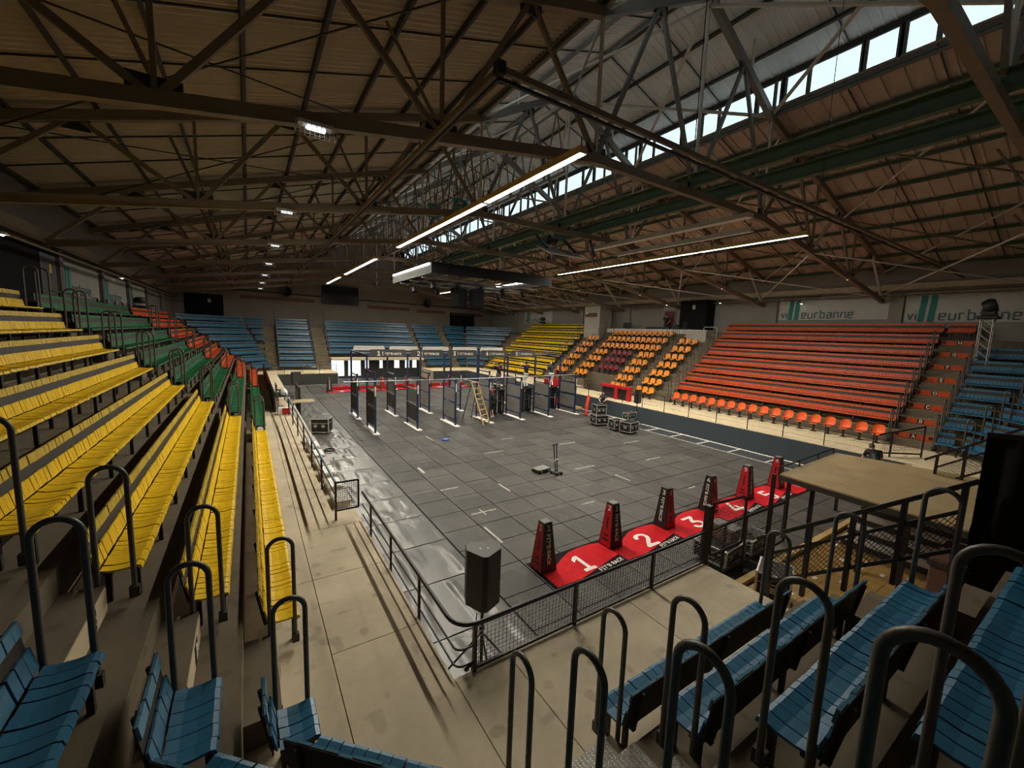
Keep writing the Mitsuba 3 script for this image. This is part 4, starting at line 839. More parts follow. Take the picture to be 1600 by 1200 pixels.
# start and far carpets with lanes, posts
def lanes(xs, yc, face, n, label, far=False):
    s = face
    ck = thing('lane_carpet', label, 'carpet')
    obj('base', bx(xs - .08, yc - .72 if s > 0 else yc - .5, .004, xs + 2.24 * n + .2, yc + .5 if s > 0 else yc + .6, .012), 'black_soft', ck)
    for i in range(n):
        x0 = xs + 2.24 * i
        pts = [(.0, .0), (.0, -.62), (.72, -.63), (2.22, -.30), (2.22, .36), (1.9, .44), (1.55, .45), (1.15, .40), (.75, .22), (.42, .02)]
        p = Polygon([(x0 + a, yc + s * b) for a, b in pts]); lk = obj('lane_patch', prism(p, .012, .016), 'red_carpet', ck)
        B = lambda x, y: basis([x0 + x, yc + s * y, .016], [s, 0, 0], [0, s, 0], [0, 0, 1])
        t = meshkit.text_mesh(str(i + 1), .62, .003, True); t.apply_scale([1.15 if i else .9, 1, 1]); obj('number', rot(t, B(.88 if s > 0 else 1.2, -.46)), 'white', lk)
        if not far: t = meshkit.text_mesh("FIT'B RACE", .115, .003, True); obj('lettering', rot(t, basis([x0 + 1.30, yc - .64, .013], [1, .12, 0], [-.0, 1, 0], [0, 0, 1])), 'white', lk)
    for i in range(n):
        cx_, cy_ = xs + .18 + 2.24 * i, yc + .16 * s
        k = thing('lane_post', f'tapered {"far " if far else ""}lane marker post of lane {NUMW[i]}, black and red', 'marker post')
        h, a, b = 1.17, .215, .105
        v = [(cx_ - a, cy_ - a, .012), (cx_ + a, cy_ - a, .012), (cx_ + a, cy_ + a, .012), (cx_ - a, cy_ + a, .012), (cx_ - b, cy_ - b, h), (cx_ + b, cy_ - b, h), (cx_ + b, cy_ + b, h), (cx_ - b, cy_ + b, h)]
        body = m3.Manifold.batch_hull([m3.Manifold.sphere(.012, 6).translate(list(q)) for q in v]).to_mesh(); obj('body', TM(body.vert_properties[:, :3], body.tri_verts), 'black', k)
        flip = i in (2, 3)
        # faces: 0 = towards -y, 1 = towards -x ; each gets a colour panel
        def face_panel(kind, which):
            d = .014
            def pt(u, t):   # u across -1..1, t up 0..1
                w = a + (b - a) * t; z = .012 + (h - .012) * t
                return [(cx_ + u * w, cy_ - w - d, z), (cx_ - w - d, cy_ - u * w, z), (cx_ + w + d, cy_ + u * w, z), (cx_ - u * w, cy_ + w + d, z)][which]
            q = [pt(-.92, .03), pt(.92, .03), pt(.92, .97), pt(-.92, .97)]; c = V(q).mean(0); nn = np.cross(V(q[1]) - V(q[0]), V(q[3]) - V(q[0])); nn /= np.linalg.norm(nn)
            vv = np.vstack([V(q) - nn * .012, V(q)]); f = obj('face_panel', TM(vv, CF), 'cone_red' if kind else 'black', k)
            ux = V(q[1]) - V(q[0]); ux /= np.linalg.norm(ux); up_ = (V(q[3]) + V(q[2]) - V(q[0]) - V(q[1])); up_ /= np.linalg.norm(up_)
            mid = (V(q[0]) + V(q[1])) / 2
            t = meshkit.text_mesh(str(i + 1), .13, .003, True); t.apply_translation([-t.bounds[1][0] / 2, 0, 0]); obj('number', rot(t, basis(mid + up_ * .95 + nn * .001, ux, up_, nn)), 'white' if (kind == 0) == (i in (2, 3)) or kind else 'white_worn', f)
            if kind == 0:
                t = meshkit.text_mesh("FIT'B RACE", .095, .003, True); obj('lettering', rot(t, basis(mid + up_ * .88 + nn * .001 - ux * .05, -up_, ux, nn)), 'white', f)
            else:
                for z0, z1, w in ((.45, .78, .02), (.26, .31, .07), (.14, .19, .09)): obj('slot', rot(bx(-w, z0, 0, w, z1, .002), basis(mid + nn * .001, ux, up_, nn)), 'black', f)
        # faces toward the camera: 3 and 4 show black to the front-left, the others red
        face_panel(0 if not flip else 1, 0); face_panel(1 if not flip else 0, 1); face_panel(1, 2); face_panel(0, 3)
        obj('cap', bx(cx_ - .1, cy_ - .1, h + .008, cx_ + .1, cy_ + .1, h + .022), 'charcoal' if flip else 'steel_grey', k)
lanes(5.5, 6.96, 1, 6, 'black carpet strip with six red numbered lane patches near the mesh barrier')
lanes(5.5, 37.4, 1, 6, 'black carpet strip with red lane patches at the far end of the court', True)
for j in range(5):
    k = thing('red_lane_board', f'low red board along the far lane carpet, {ORD[j]} from the dark side', 'board'); obj('board', rbox(5.6 + j * 2.7, 38.4, 0, 8.1 + j * 2.7, 38.55, .28, .02), 'cone_red', k); obj('foot', bx(6.6 + j * 2.7, 38.35, 0, 6.9 + j * 2.7, 38.6, .05), 'black', k)
# ---------------------------------------------------------------- road cases and kit
def case(x0, y0, w, d, z0, h, label, rz=0, casters=True, lid=False):
    k = thing('road_case', label, 'flight case'); M = shift(x0, y0, z0, rz); c = .13 if casters else 0
    R = lambda m: rot(m, np.array(M.matrix, float))
    obj('body', R(rbox(.01, .01, c, w - .01, d - .01, h, .01)), 'black', k)
    e = []
    for x in (0, w): 
        for y in (0, d): e.append(bar((x, y, c), (x, y, h), .045))
    for z in (c + .02, h - .02, c + (h - c) * .66):
        for a, b in (((0, 0), (w, 0)), ((w, 0), (w, d)), ((w, d), (0, d)), ((0, d), (0, 0))): e.append(bar((*a, z), (*b, z), .035 if z != c + (h - c) * .66 else .02))
    obj('edge_profile', R(cat(e)), 'alu', k, kind='stuff')
    for x in (.02, w - .02):
        for y in (.02, d - .02): 
            obj('corner_ball', R(trimesh.creation.icosphere(1, .04).apply_translation([x, y, h - .02])), 'alu', k)
            if casters: obj('caster', R(rot(lathe([(0, -.02), (.055, -.02), (.055, .02), (0, .02)], 12), basis([x * .8 + w * .1, y * .8 + d * .1, .055], [1, 0, 0], [0, 0, 1], [0, -1, 0]))), 'charcoal', k)
    for x in (w * .25, w * .7): obj('latch', R(bx(x - .08, -.012, c + (h - c) * .36, x + .08, .0, c + (h - c) * .58)), 'alu_dull', k)
    obj('handle', R(bx(-.012, d * .35, c + (h - c) * .36, 0, d * .65, c + (h - c) * .58)), 'alu_dull', k)
    return k
case(17.75, 17.75, .85, .75, 0, .68, 'lower black road case of the stack by the person at the rail', -14)
case(17.85, 17.85, .66, .6, .69, .62, 'upper black road case of the stack by the person at the rail', -14, casters=False)
case(17.82, 16.32, .62, .62, 0, .66, 'black road case between the stack and the case with the open lid', -14)
case(18.0, 15.28, .85, .7, 0, .7, 'black road case with a second box on its rear, nearest the white lane squares', 10)
case(18.5, 15.95, .9, .35, .72, .38, 'open black lid standing on the road case nearest the white lane squares', 10, casters=False)
case(2.5, 22.5, .85, .65, 0, .85, 'tall black road case alone on the vinyl by the blue handrail', -25)
case(9.3, 4.78, 1.0, .8, 0, .55, 'black road case behind the mesh barrier at the mouth of the entry', 4)
case(10.5, 4.8, .9, .75, 0, .5, 'black road case standing next to the tall post of the entry gate', 4)
case(9.0, 3.3, .7, .6, 0, .75, 'small road case with bare alu frame inside the sunken entry', 20)
k = thing('mixing_desk', 'grey mixing desk with cables lying on the cases at the entry gate', 'mixing desk'); obj('body', rbox(9.7, 4.9, .56, 10.1, 5.5, .9, .03), 'stripe_brown', k); obj('face', bx(9.72, 4.88, .9, 10.12, 5.52, .93), 'panel_grey', k)
k = thing('cable_heap', 'pale green coiled cables heaped on the case beside the tall gate post', 'cable'); th = np.linspace(0, 40, 260); obj('coil', tube(np.stack([10.8 + (.22 + .05 * np.sin(th * 1.3)) * np.cos(th), 5.2 + (.2 + .06 * np.cos(th * .7)) * np.sin(th), .52 + th * .005], 1), .014, 6), 'panel_grey', k)
k = thing('cable_coil', 'small black cable coil lying on the vinyl sheets', 'cable'); th = np.linspace(0, 25, 120); obj('coil', tube(np.stack([2.85 + (.2 + .03 * np.sin(th * 1.7)) * np.cos(th), 19.2 + .22 * np.sin(th), .03 + th * .002], 1), .018, 6), 'black', k)
k = thing('tape_roll', 'blue roll of tape lying on the mats in front of the rig', 'tape'); obj('roll', lathe([(.1, .005), (.22, .005), (.22, .06), (.1, .06), (.1, .005)]).apply_translation([8.24, 18.76, 0]), 'blue_plastic', k, smooth=40); obj('core', lathe([(.08, .006), (.1, .006), (.1, .058), (.08, .058), (.08, .006)]).apply_translation([8.24, 18.76, 0]), 'white', k)
# platform trolley and box in mid court
k = thing('kick_scooter', 'black scooter-like push pole standing alone in the middle of the mats', 'scooter')
for dx in (-.07, .07): obj('pole', tube([(10.12 + dx * .6, 12.15, .1), (10.08 + dx, 12.25, 1.18)], .022, 8), 'black', k)
obj('handle_bar', tube([(9.93, 12.25, 1.18), (10.23, 12.25, 1.2)], .025, 8), 'black', k); obj('clamp', bx(10.02, 12.12, .52, 10.2, 12.24, .6), 'alu_dull', k); obj('deck', rbox(9.98, 11.98, .06, 10.26, 12.3, .11, .02), 'charcoal', k)
for x, y in ((9.98, 12.0), (10.26, 12.0), (9.98, 12.28), (10.26, 12.28)): obj('wheel', rot(lathe([(0, -.03), (.06, -.03), (.06, .03), (0, .03)], 14), basis([x, y, .06], [0, 1, 0], [0, 0, 1], [1, 0, 0])), 'black', k)
k = thing('low_case', 'flat box with a dull grey lid lying on the mats next to the push pole', 'case'); m = np.array(shift(9.45, 12.4, 0, 8).matrix, float); obj('body', rot(rbox(0, 0, .02, .66, .42, .13, .02), m), 'black', k); obj('lid', rot(rbox(-.01, -.01, .13, .67, .43, .17, .015), m), 'panel_grey', k)
for x in (.12, .5): obj('latch', rot(bx(x, -.012, .05, x + .08, 0, .12), m), 'alu_dull', k)
# step ladder
k = thing('step_ladder', 'yellow wooden step ladder leaning open in front of lane 4', 'ladder')
a0, a1, b0, b1 = V([11.62, 20.9, 0]), V([12.5, 21.9, 0]), V([11.3, 21.95, 2.45]), V([11.8, 22.1, 2.45])
a1 = V([12.2, 21.15, 0])
for p, q in ((a0, b0), (a1, b1)): obj('stile', bar(p, q, .07, .05), 'wood', k)
for j in range(7): t = .1 + j * .125; obj('rung', bar(a0 + (b0 - a0) * t, a1 + (b1 - a1) * t, .09, .035), 'wood', k)
obj('top_step', bar(b0, b1, .2, .05), 'wood', k); obj('back_leg', bar((11.2, 22.9, 0), b0, .035), 'steel_dark', k); obj('back_leg', bar((11.85, 23.0, 0), b1, .035), 'steel_dark', k)
# boxes the riggers stand on
for i, (x, y) in enumerate([(14.2, 23.7), (16.5, 23.75), (18.8, 23.7)]):
    k = thing('plyo_box', f'tall black work box under the person at the {("lane four","lane five","end frame")[i]} sign', 'box')
    obj('top', rbox(x - .42, y - .32, 1.62, x + .42, y + .32, 1.70, .02), 'black', k)
    for a in (-.3, .3): obj('leg_panel', bx(x + a - .09, y - .28, 0, x + a + .09, y + .28, 1.62), 'black', k)
    obj('shelf', bx(x - .3, y - .26, .85, x + .3, y + .26, .9), 'charcoal', k); obj('label_strip', bx(x + .2, y - .29, .25, x + .23, y - .28, 1.2), 'white_worn', k)
# speakers
def pa_speaker(x, y, zc, h, w, label, yaw, pole=True, base=0):
    k = thing('stage_speaker', label, 'speaker'); c, s = math.cos(yaw), math.sin(yaw); M = basis([x, y, zc], [c, s, 0], [-s, c, 0], [0, 0, 1])
    pz = Polygon([(-w, -w * .8), (w, -w * .8), (w * .98, w * .1), (w * .16, w * .95), (-w * .16, w * .95), (-w * .98, w * .1)]).buffer(-.02).buffer(.02, quad_segs=2)
    obj('cabinet', rot(prism(pz, -h / 2, h / 2 - .015), M), 'black', k); obj('lid', rot(prism(pz.buffer(-.004), h / 2 - .015, h / 2), M), 'panel_grey' if h > .9 else 'black', k)  # tall cabinets get a paler lid, a lit top put into its colour
    obj('grille', rot(bx(-w * .9, -w * .8 - .015, -h * .45, w * .9, -w * .8, h * .45), M), 'charcoal', k)
    for a in (-.06, .06): obj('rigging_point', rot(lathe([(0, h / 2), (.014, h / 2), (.014, h / 2 + .006), (0, h / 2 + .006)], 8).apply_translation([a, 0, 0]), M), 'alu', k)
    p = thing('speaker_stand', 'black stand carrying the ' + label, 'stand')
    obj('pole', tube([(x, y, base + .12), (x, y, zc - h / 2)], .024, 10), 'black', p); obj('collar', tube([(x, y, base + .8), (x, y, base + .88)], .045, 10), 'black', p)
    for q in range(3): g = 2.1 * q + .4; obj('leg', tube([(x, y, base + .75), (x + .55 * math.cos(g), y + .55 * math.sin(g), base + .02)], .016, 6), 'black', p)
pa_speaker(2.96, 5.2, 1.72, .90, .275, 'big black loudspeaker on a pole behind the mesh barrier corner', 2.75)
pa_speaker(20.7, 17.2, 1.8, .85, .22, 'black loudspeaker on a tripod by the bucket seats', .3)
pa_speaker(2.75, 33.0, 1.75, .95, .3, 'black loudspeaker standing at the far dark side rail', .2)
k = thing('speaker_cable', 'thin black cable hanging from the loudspeaker at the barrier corner', 'cable'); obj('wire', tube([(2.75, 5.0, 1.28), (2.7, 4.95, .9), (2.6, 4.85, .5), (2.62, 4.8, .05)], .008, 6), 'black', k)
# things by the far dark side rail
k = thing('folding_table', 'black folding table on the walkway beyond the blue handrail', 'table'); obj('tabletop', rbox(1.15, 24.4, ZW + .7, 1.95, 26.2, ZW + .74, .01), 'black', k)
for x in (1.2, 1.9):
    for y in (24.5, 26.1): obj('leg', bar((x, y, ZW), (x, y, ZW + .7), .04), 'black', k)
k = thing('first_aid_case', 'red case on a white box at the end of the dark panel barrier', 'case'); obj('box', rbox(1.1, 23.1, ZW, 1.9, 23.5, ZW + .35, .02), 'white', k); obj('red_panel', rbox(1.3, 23.06, ZW + .03, 1.65, 23.1, ZW + .33, .01), 'cone_red', k)
for j in range(2):
    k = thing('white_bag', f'white bag heaped on the folding table, {("nearer","farther")[j]} one', 'bag'); m = trimesh.creation.icosphere(2, .2); m.vertices *= [1, 1.2, .8]; m.vertices += .05 * (meshkit.noise(m.vertices * 9 + j)[:, None] - .5); m.apply_translation([1.5, 24.8 + j * .7, ZW + .86]); obj('sack', m, 'white', k, smooth=True)
k = thing('plank_pile', 'pale planks lying over the end of the blue handrail', 'planks')
for j in range(4): obj('plank', bx(1.7, 24.0 + j * .18, ZW + .42 + .03 * (j % 2), 2.9, 24.14 + j * .18, ZW + .46 + .03 * (j % 2)), 'deck_pale', k)
k = thing('black_board', 'tall black board standing by the far end of the blue handrail', 'board'); obj('board', rbox(2.3, 26.0, 0, 2.4, 28.2, 2.0, .02), 'black', k); obj('foot', bx(2.15, 26.4, 0, 2.6, 26.5, .05), 'black', k)
for j in range(2):
    k = thing('folding_chair', f'black metal folding chair by the dark panel barrier, {("nearer","farther")[j]} one', 'chair'); x, y = 1.3, 27.6 + 1.3 * j
    obj('seat', rbox(x, y, ZW + .43, x + .42, y + .42, ZW + .47, .01), 'black', k); obj('backrest', rbox(x, y, ZW + .7, x + .03, y + .42, ZW + .92, .01), 'black', k)
    for a in (0, .4):
        for b in (0, .4): obj('leg', bar((x + a, y + b, ZW), (x + a, y + b, ZW + (.9 if a == 0 else .43)), .03), 'black', k)
k = thing('leaf_debris', 'grey bent cloth hung on the rail of the end stand', 'cloth'); m = grid(4.2, 5.4, 43.02, 43.3, 20, 8, lambda X_, Y_: ZW + .62 + .25 * np.sin(X_ * 5 + Y_ * 9) * .5); obj('cloth', m, 'panel_grey', k, smooth=True)
# red start gate pieces on the banner side
k = thing('red_gantry', 'red and black gantry piece standing on the deck below the orange seats', 'gantry'); obj('top_beam', rbox(22.2, 19.2, ZW + .78, 22.5, 22.0, ZW + 1.0, .02), 'cone_red', k); obj('leg', rbox(22.2, 19.2, ZW, 22.5, 19.45, ZW + .8, .02), 'cone_red', k); obj('leg', rbox(22.2, 20.3, ZW, 22.5, 20.6, ZW + .8, .02), 'cone_red', k); obj('infill', bx(22.3, 19.5, ZW + .05, 22.4, 21.9, ZW + .75), 'black', k)
k = thing('red_air_bag', 'red tall flag-like bag beside the person at the road cases', 'bag'); obj('bag', tube([(19.5, 20.5, 0.05), (19.6, 20.6, .7), (19.95, 20.8, 1.35)], .11, 10), 'cloth_red', k); obj('strap', bar((19.42, 20.4, .4), (19.7, 20.7, .46), .05), 'white', k)
k = thing('red_chair_stack', 'stack of red and black kit behind the end rig frame', 'kit'); 
for j in range(3): obj('tray', rbox(19.6, 24.6, .1 + .7 * j, 20.5, 25.6, .65 + .7 * j, .03), 'cone_red' if j != 1 else 'black', k)
k = thing('grey_board', 'grey upright board on the last rig frame beside the road cases', 'board'); obj('board', bx(19.37, 21.6, .0, 19.41, 23.1, 2.3), 'panel_grey', k); obj('white_patch', bx(19.36, 21.7, .5, 19.37, 23.0, 1.1), 'white', k)
k = thing('pallet', 'small wooden pallet on the floor below the press entry', 'pallet')
for j in range(5): obj('deck_plank', bx(20.2 + j * .18, 22.6, .12, 20.34 + j * .18, 23.8, .15), 'wood', k)
for j in range(3): obj('bearer', bx(20.2, 22.6 + j * .52, 0, 21.06, 22.72 + j * .52, .12), 'wood', k)
for i, yy in enumerate((25, 29, 33)): 
    k = thing('floor_bench', f'pale wooden bench on the floor by the far banner side, {ORD[i]}', 'bench'); obj('seat', bx(20.4, yy, .42, 20.8, yy + 2, .47), 'deck_pale', k); obj('leg', bx(20.45, yy + .1, 0, 20.75, yy + .2, .42), 'steel_dark', k); obj('leg', bx(20.45, yy + 1.8, 0, 20.75, yy + 1.9, .42), 'steel_dark', k)
# yellow shirts/blocks under the signs
for i, (x, c) in enumerate(((13.5, 'yellow'), (15.3, 'yellow'), (17.8, 'yellow'))): pass
# press table, booth, cabinets
k = thing('press_booth', 'pale grey commentary booth wall with a dark slit window', 'booth'); obj('body', bx(30.2, 30.6, tread(7) - .1, 31.9, 32.85, 8.6), 'white_worn', k); obj('slit_window', bx(30.15, 31.0, 7.5, 30.2, 32.7, 7.9), 'stripe_brown', k); obj('label', bx(30.14, 32.3, 7.8, 30.15, 32.55, 7.95), 'white', k)
k = thing('press_table', 'long white fronted press table above the top orange seats', 'table'); obj('front_panel', bx(30.95, 20.8, tread(7), 31.0, 30.2, tread(7) + .95), 'white', k); obj('tabletop', bx(30.95, 20.8, tread(7) + .95, 31.7, 30.2, tread(7) + 1.0), 'white', k)
k = thing('press_cabinet', 'low white cabinet at the end of the press table by the dark tower', 'cabinet'); obj('body', bx(30.2, 18.9, tread(7) - .1, 31.4, 20.6, tread(7) + .9), 'white_worn', k); obj('top', bx(30.15, 18.85, tread(7) + .9, 31.45, 20.65, tread(7) + .95), 'white', k)
k = thing('control_desk', 'black control desk with a flat case on the press table', 'desk'); obj('body', rbox(31.0, 22.9, tread(7) + 1.0, 31.6, 25.4, tread(7) + 1.2, .03), 'black', k); obj('hump', rbox(31.1, 21.9, tread(7) + 1.0, 31.6, 22.9, tread(7) + 1.4, .12), 'black', k)
k = thing('small_screen', 'small black monitor at the booth end of the press table', 'monitor'); obj('screen', bx(31.3, 27.4, tread(7) + 1.05, 31.35, 28.4, tread(7) + 1.6), 'screen', k); obj('stand', bx(31.3, 27.8, tread(7) + 1.0, 31.4, 28.0, tread(7) + 1.06), 'black', k)
k = thing('steel_steps_rail', 'pale tube guard at the foot of the dark tower above the stair', 'railing')
obj('frame', tube(fillet([(30.8, 19.5, tread(7) - .3), (30.8, 19.5, tread(7) + 1.2), (30.8, 18.4, tread(7) + 1.2), (30.8, 18.4, tread(7) - .6)], .15, 5), .03, 8), 'steel_white', k); obj('rail', tube([(30.8, 19.5, tread(7) + .6), (30.8, 18.4, tread(7) + .6)], .02, 6), 'steel_white', k)
for i, (x, y0, y1) in enumerate(((28.2, 44.4, 45.0),)): pass
for j in range(8):
    pass
# moving head lamp on truss tower
k = thing('truss_tower', 'silver lattice tower with a black lamp head beside the blue corner rows', 'tower')
tx, ty, tz0, tz1 = 29.3, 4.25, tread(6), 6.95
for a in (-.2, .2):
    for b in (-.2, .2): obj('rail', tube([(tx + a, ty + b, tz0 - .4), (tx + a, ty + b, tz1)], .03, 8), 'alu_dull', k)
for j in range(6):
    z = tz0 + j * .38
    for s in (-1, 1): obj('brace', bar((tx - .2, ty + .2 * s, z), (tx + .2, ty + .2 * s, z + .38), .02), 'alu_dull', k); obj('brace', bar((tx + .2 * s, ty - .2, z), (tx + .2 * s, ty + .2, z + .38), .02), 'alu_dull', k)
k = thing('lamp_head', 'black moving lamp head on top of the silver lattice tower', 'spotlight'); obj('base', rbox(tx - .34, ty - .34, 6.96, tx + .34, ty + .34, 7.1, .03), 'black', k); obj('neck', rbox(tx - .2, ty - .24, 7.1, tx + .2, ty + .24, 7.4, .04), 'black', k); obj('head', rot(lathe([(0, -.24), (.28, -.22), (.36, 0), (.3, .2), (0, .24)], 16), basis([tx, ty, 7.55], [1, 0, 0], [0, .3, .95], [0, -.95, .3])), 'black', k, smooth=50)
for i, (x, y) in enumerate(((31.95, 42.6), (-6.1, 37.5))):
    k = thing('lamp_head', ('black lamp head in front of the farthest banner' if i == 0 else 'black lamp head on a stand in the dark corner of the dim stand'), 'spotlight'); z = tread(8 if x > 0 else 7)
    obj('stand', tube([(x, y, z), (x, y, z + 1.0)], .1, 8), 'alu_dull', k); obj('base', rbox(x - .3, y - .3, z + 1.0, x + .3, y + .3, z + 1.15, .03), 'black', k); obj('head', rot(lathe([(0, -.2), (.26, -.18), (.34, 0), (.26, .2), (0, .22)], 14), basis([x, y, z + 1.5], [1, 0, 0], [0, 1, 0], [0, 0, 1])), 'black', k, smooth=50)
for i, (x, z) in enumerate(((3.9, 9.4), (21.2, 9.25))):
    k = thing('round_horn', f'round black horn speaker on the far wall, {("screen","bright corner")[i]} side', 'speaker'); obj('horn', rot(lathe([(0, 0), (.2, .05), (.55, .4), (.6, .42), (.5, .42), (.15, .15), (0, .15)], 20), basis([x, YF - .5, z], [1, 0, 0], [0, 0, 1], [0, -1, 0])), 'black', k, smooth=50); obj('bracket', bx(x - .08, YF - .5, z - .08, x + .08, YF - .05, z + .08), 'steel_dark', k)
k = thing('scoreboard', 'large dark blank screen hung on the far wall', 'screen'); obj('panel', bx(7.9, YF - .35, 8.4, 12.0, YF - .2, 10.5), 'screen', k); obj('frame', cat(bx(7.8, YF - .36, 8.32, 12.1, YF - .18, 8.4), bx(7.8, YF - .36, 10.5, 12.1, YF - .18, 10.58), bx(7.8, YF - .36, 8.4, 7.9, YF - .18, 10.5), bx(12.0, YF - .36, 8.4, 12.1, YF - .18, 10.5), bx(9.5, YF - .2, 9, 10.5, YF, 9.6)), 'black', k)
# banners
def banner(x, y0, y1, z0, z1, label, sgn):
    k = thing('banner', label, 'banner'); W, H = abs(y1 - y0), z1 - z0
    ux = V([0, -1 if sgn > 0 else 1, 0]); nn = V([-1 if sgn > 0 else 1, 0, 0]); o = V([x, max(y0, y1) if sgn > 0 else min(y0, y1), z0]); M = basis(o, ux, [0, 0, 1], nn)
    def zf(X_, Y_): return .03 + .02 * meshkit.noise(np.stack([X_ * 1.5, Y_ * 1.2, X_ * 0 + y0], -1), 2)
    obj('cloth', rot(grid(0, W, 0, H, 30, 10, zf), M), 'banner_cloth' if sgn > 0 else 'banner_painted_shade', k, smooth=True)
    s = W / 6.05
    bars = []
    for a in (.62, 1.02): bars.append(prism(affinity.skew(sbox(a * s, .02, (a + .27) * s, H - .18), 3 if 1 else 0, 0), .055, .06))
    for b in bars: obj('tall_letter', rot(b, M), 'teal', k)
    # square letters drawn by strokes on a 3 x 4 grid
    G = {'v': [(0, 3, .9, 0), (.9, 0, 1.8, 3)], 'i': [(0, 0, 0, 3), (0, 3.9, 0, 4.3)], 'e': [(2, 0, 0, 0), (0, 0, 0, 3), (0, 3, 2, 3), (2, 3, 2, 1.5), (2, 1.5, 0, 1.5)], 'u': [(0, 3, 0, 0), (0, 0, 2, 0), (2, 0, 2, 3)], 'r': [(0, 0, 0, 3), (0, 3, 1.5, 3)],
         'b': [(0, 4.6, 0, 0), (0, 0, 2, 0), (2, 0, 2, 3), (2, 3, 0, 3)], 'a': [(0, 3, 2, 3), (2, 3, 2, 0), (2, 0, 0, 0), (0, 0, 0, 1.6), (0, 1.6, 2, 1.6)], 'n': [(0, 0, 0, 3), (0, 3, 2, 3), (2, 3, 2, 0)]}
    def letter(c, x0, m):
        q = .115 * s * (1 if 1 else 0); t = .062 * s; ms = []
        for a, b, c2, d in G[c]: ms.append(bar((x0 + a * q, .13 + b * q, .066), (x0 + c2 * q, .13 + d * q, .066), t, .006, up=(0, 0, 1)))
        obj('letter', rot(cat(ms), M), m, k)
    letter('v', .17 * s, 'slate_letter'); letter('i', .50 * s, 'slate_letter')
    for j, c in enumerate('eurbanne'): letter(c, (1.46 + .385 * j - (.06 if j > 2 else 0)) * s, 'slate_letter')
    for a in (.1, W / 2, W - .1): obj('eyelet', rot(lathe([(.02, .058), (.04, .058), (.04, .066), (.02, .066), (.02, .058)], 10).apply_translation([a, H - .06, 0]), M), 'alu', k)
banner(XR, 8.68, 14.7, 7.12, 8.62, 'pale villeurbanne banner behind the orange-red benches, between two piers', 1)
banner(XR, 1.9, 7.96, 6.95, 8.62, 'pale villeurbanne banner above the blue corner rows, with a black lamp head before it', 1)
banner(XR, 41.0, 47.2, 7.0, 8.6, 'small distant villeurbanne banner above the yellow and blue far corner', 1)
for j, (a, b) in enumerate(((24.7, 30.0), (30.5, 35.7), (36.3, 41.5))): banner(XL, a, b, 6.45, 7.85, f'dim creased villeurbanne banner on the dark side wall, {ORD[j]} from the camera', -1)
for j in range(14):
    y = 22.5 + 1.55 * j; k = thing('wall_hook_rail', f'short black rail bracket above the green and red dark side benches, {ORD[j]} from the camera', 'bracket') if j < 9 else None
    if k: obj('post', bar((-5.95, y, tread(7)), (-5.95, y, tread(7) + 1.1), .05), 'rail_black', k); obj('bar', bar((-5.95, y - .7, tread(7) + 1.1), (-5.95, y + .05, tread(7) + 1.1), .04), 'rail_black', k)
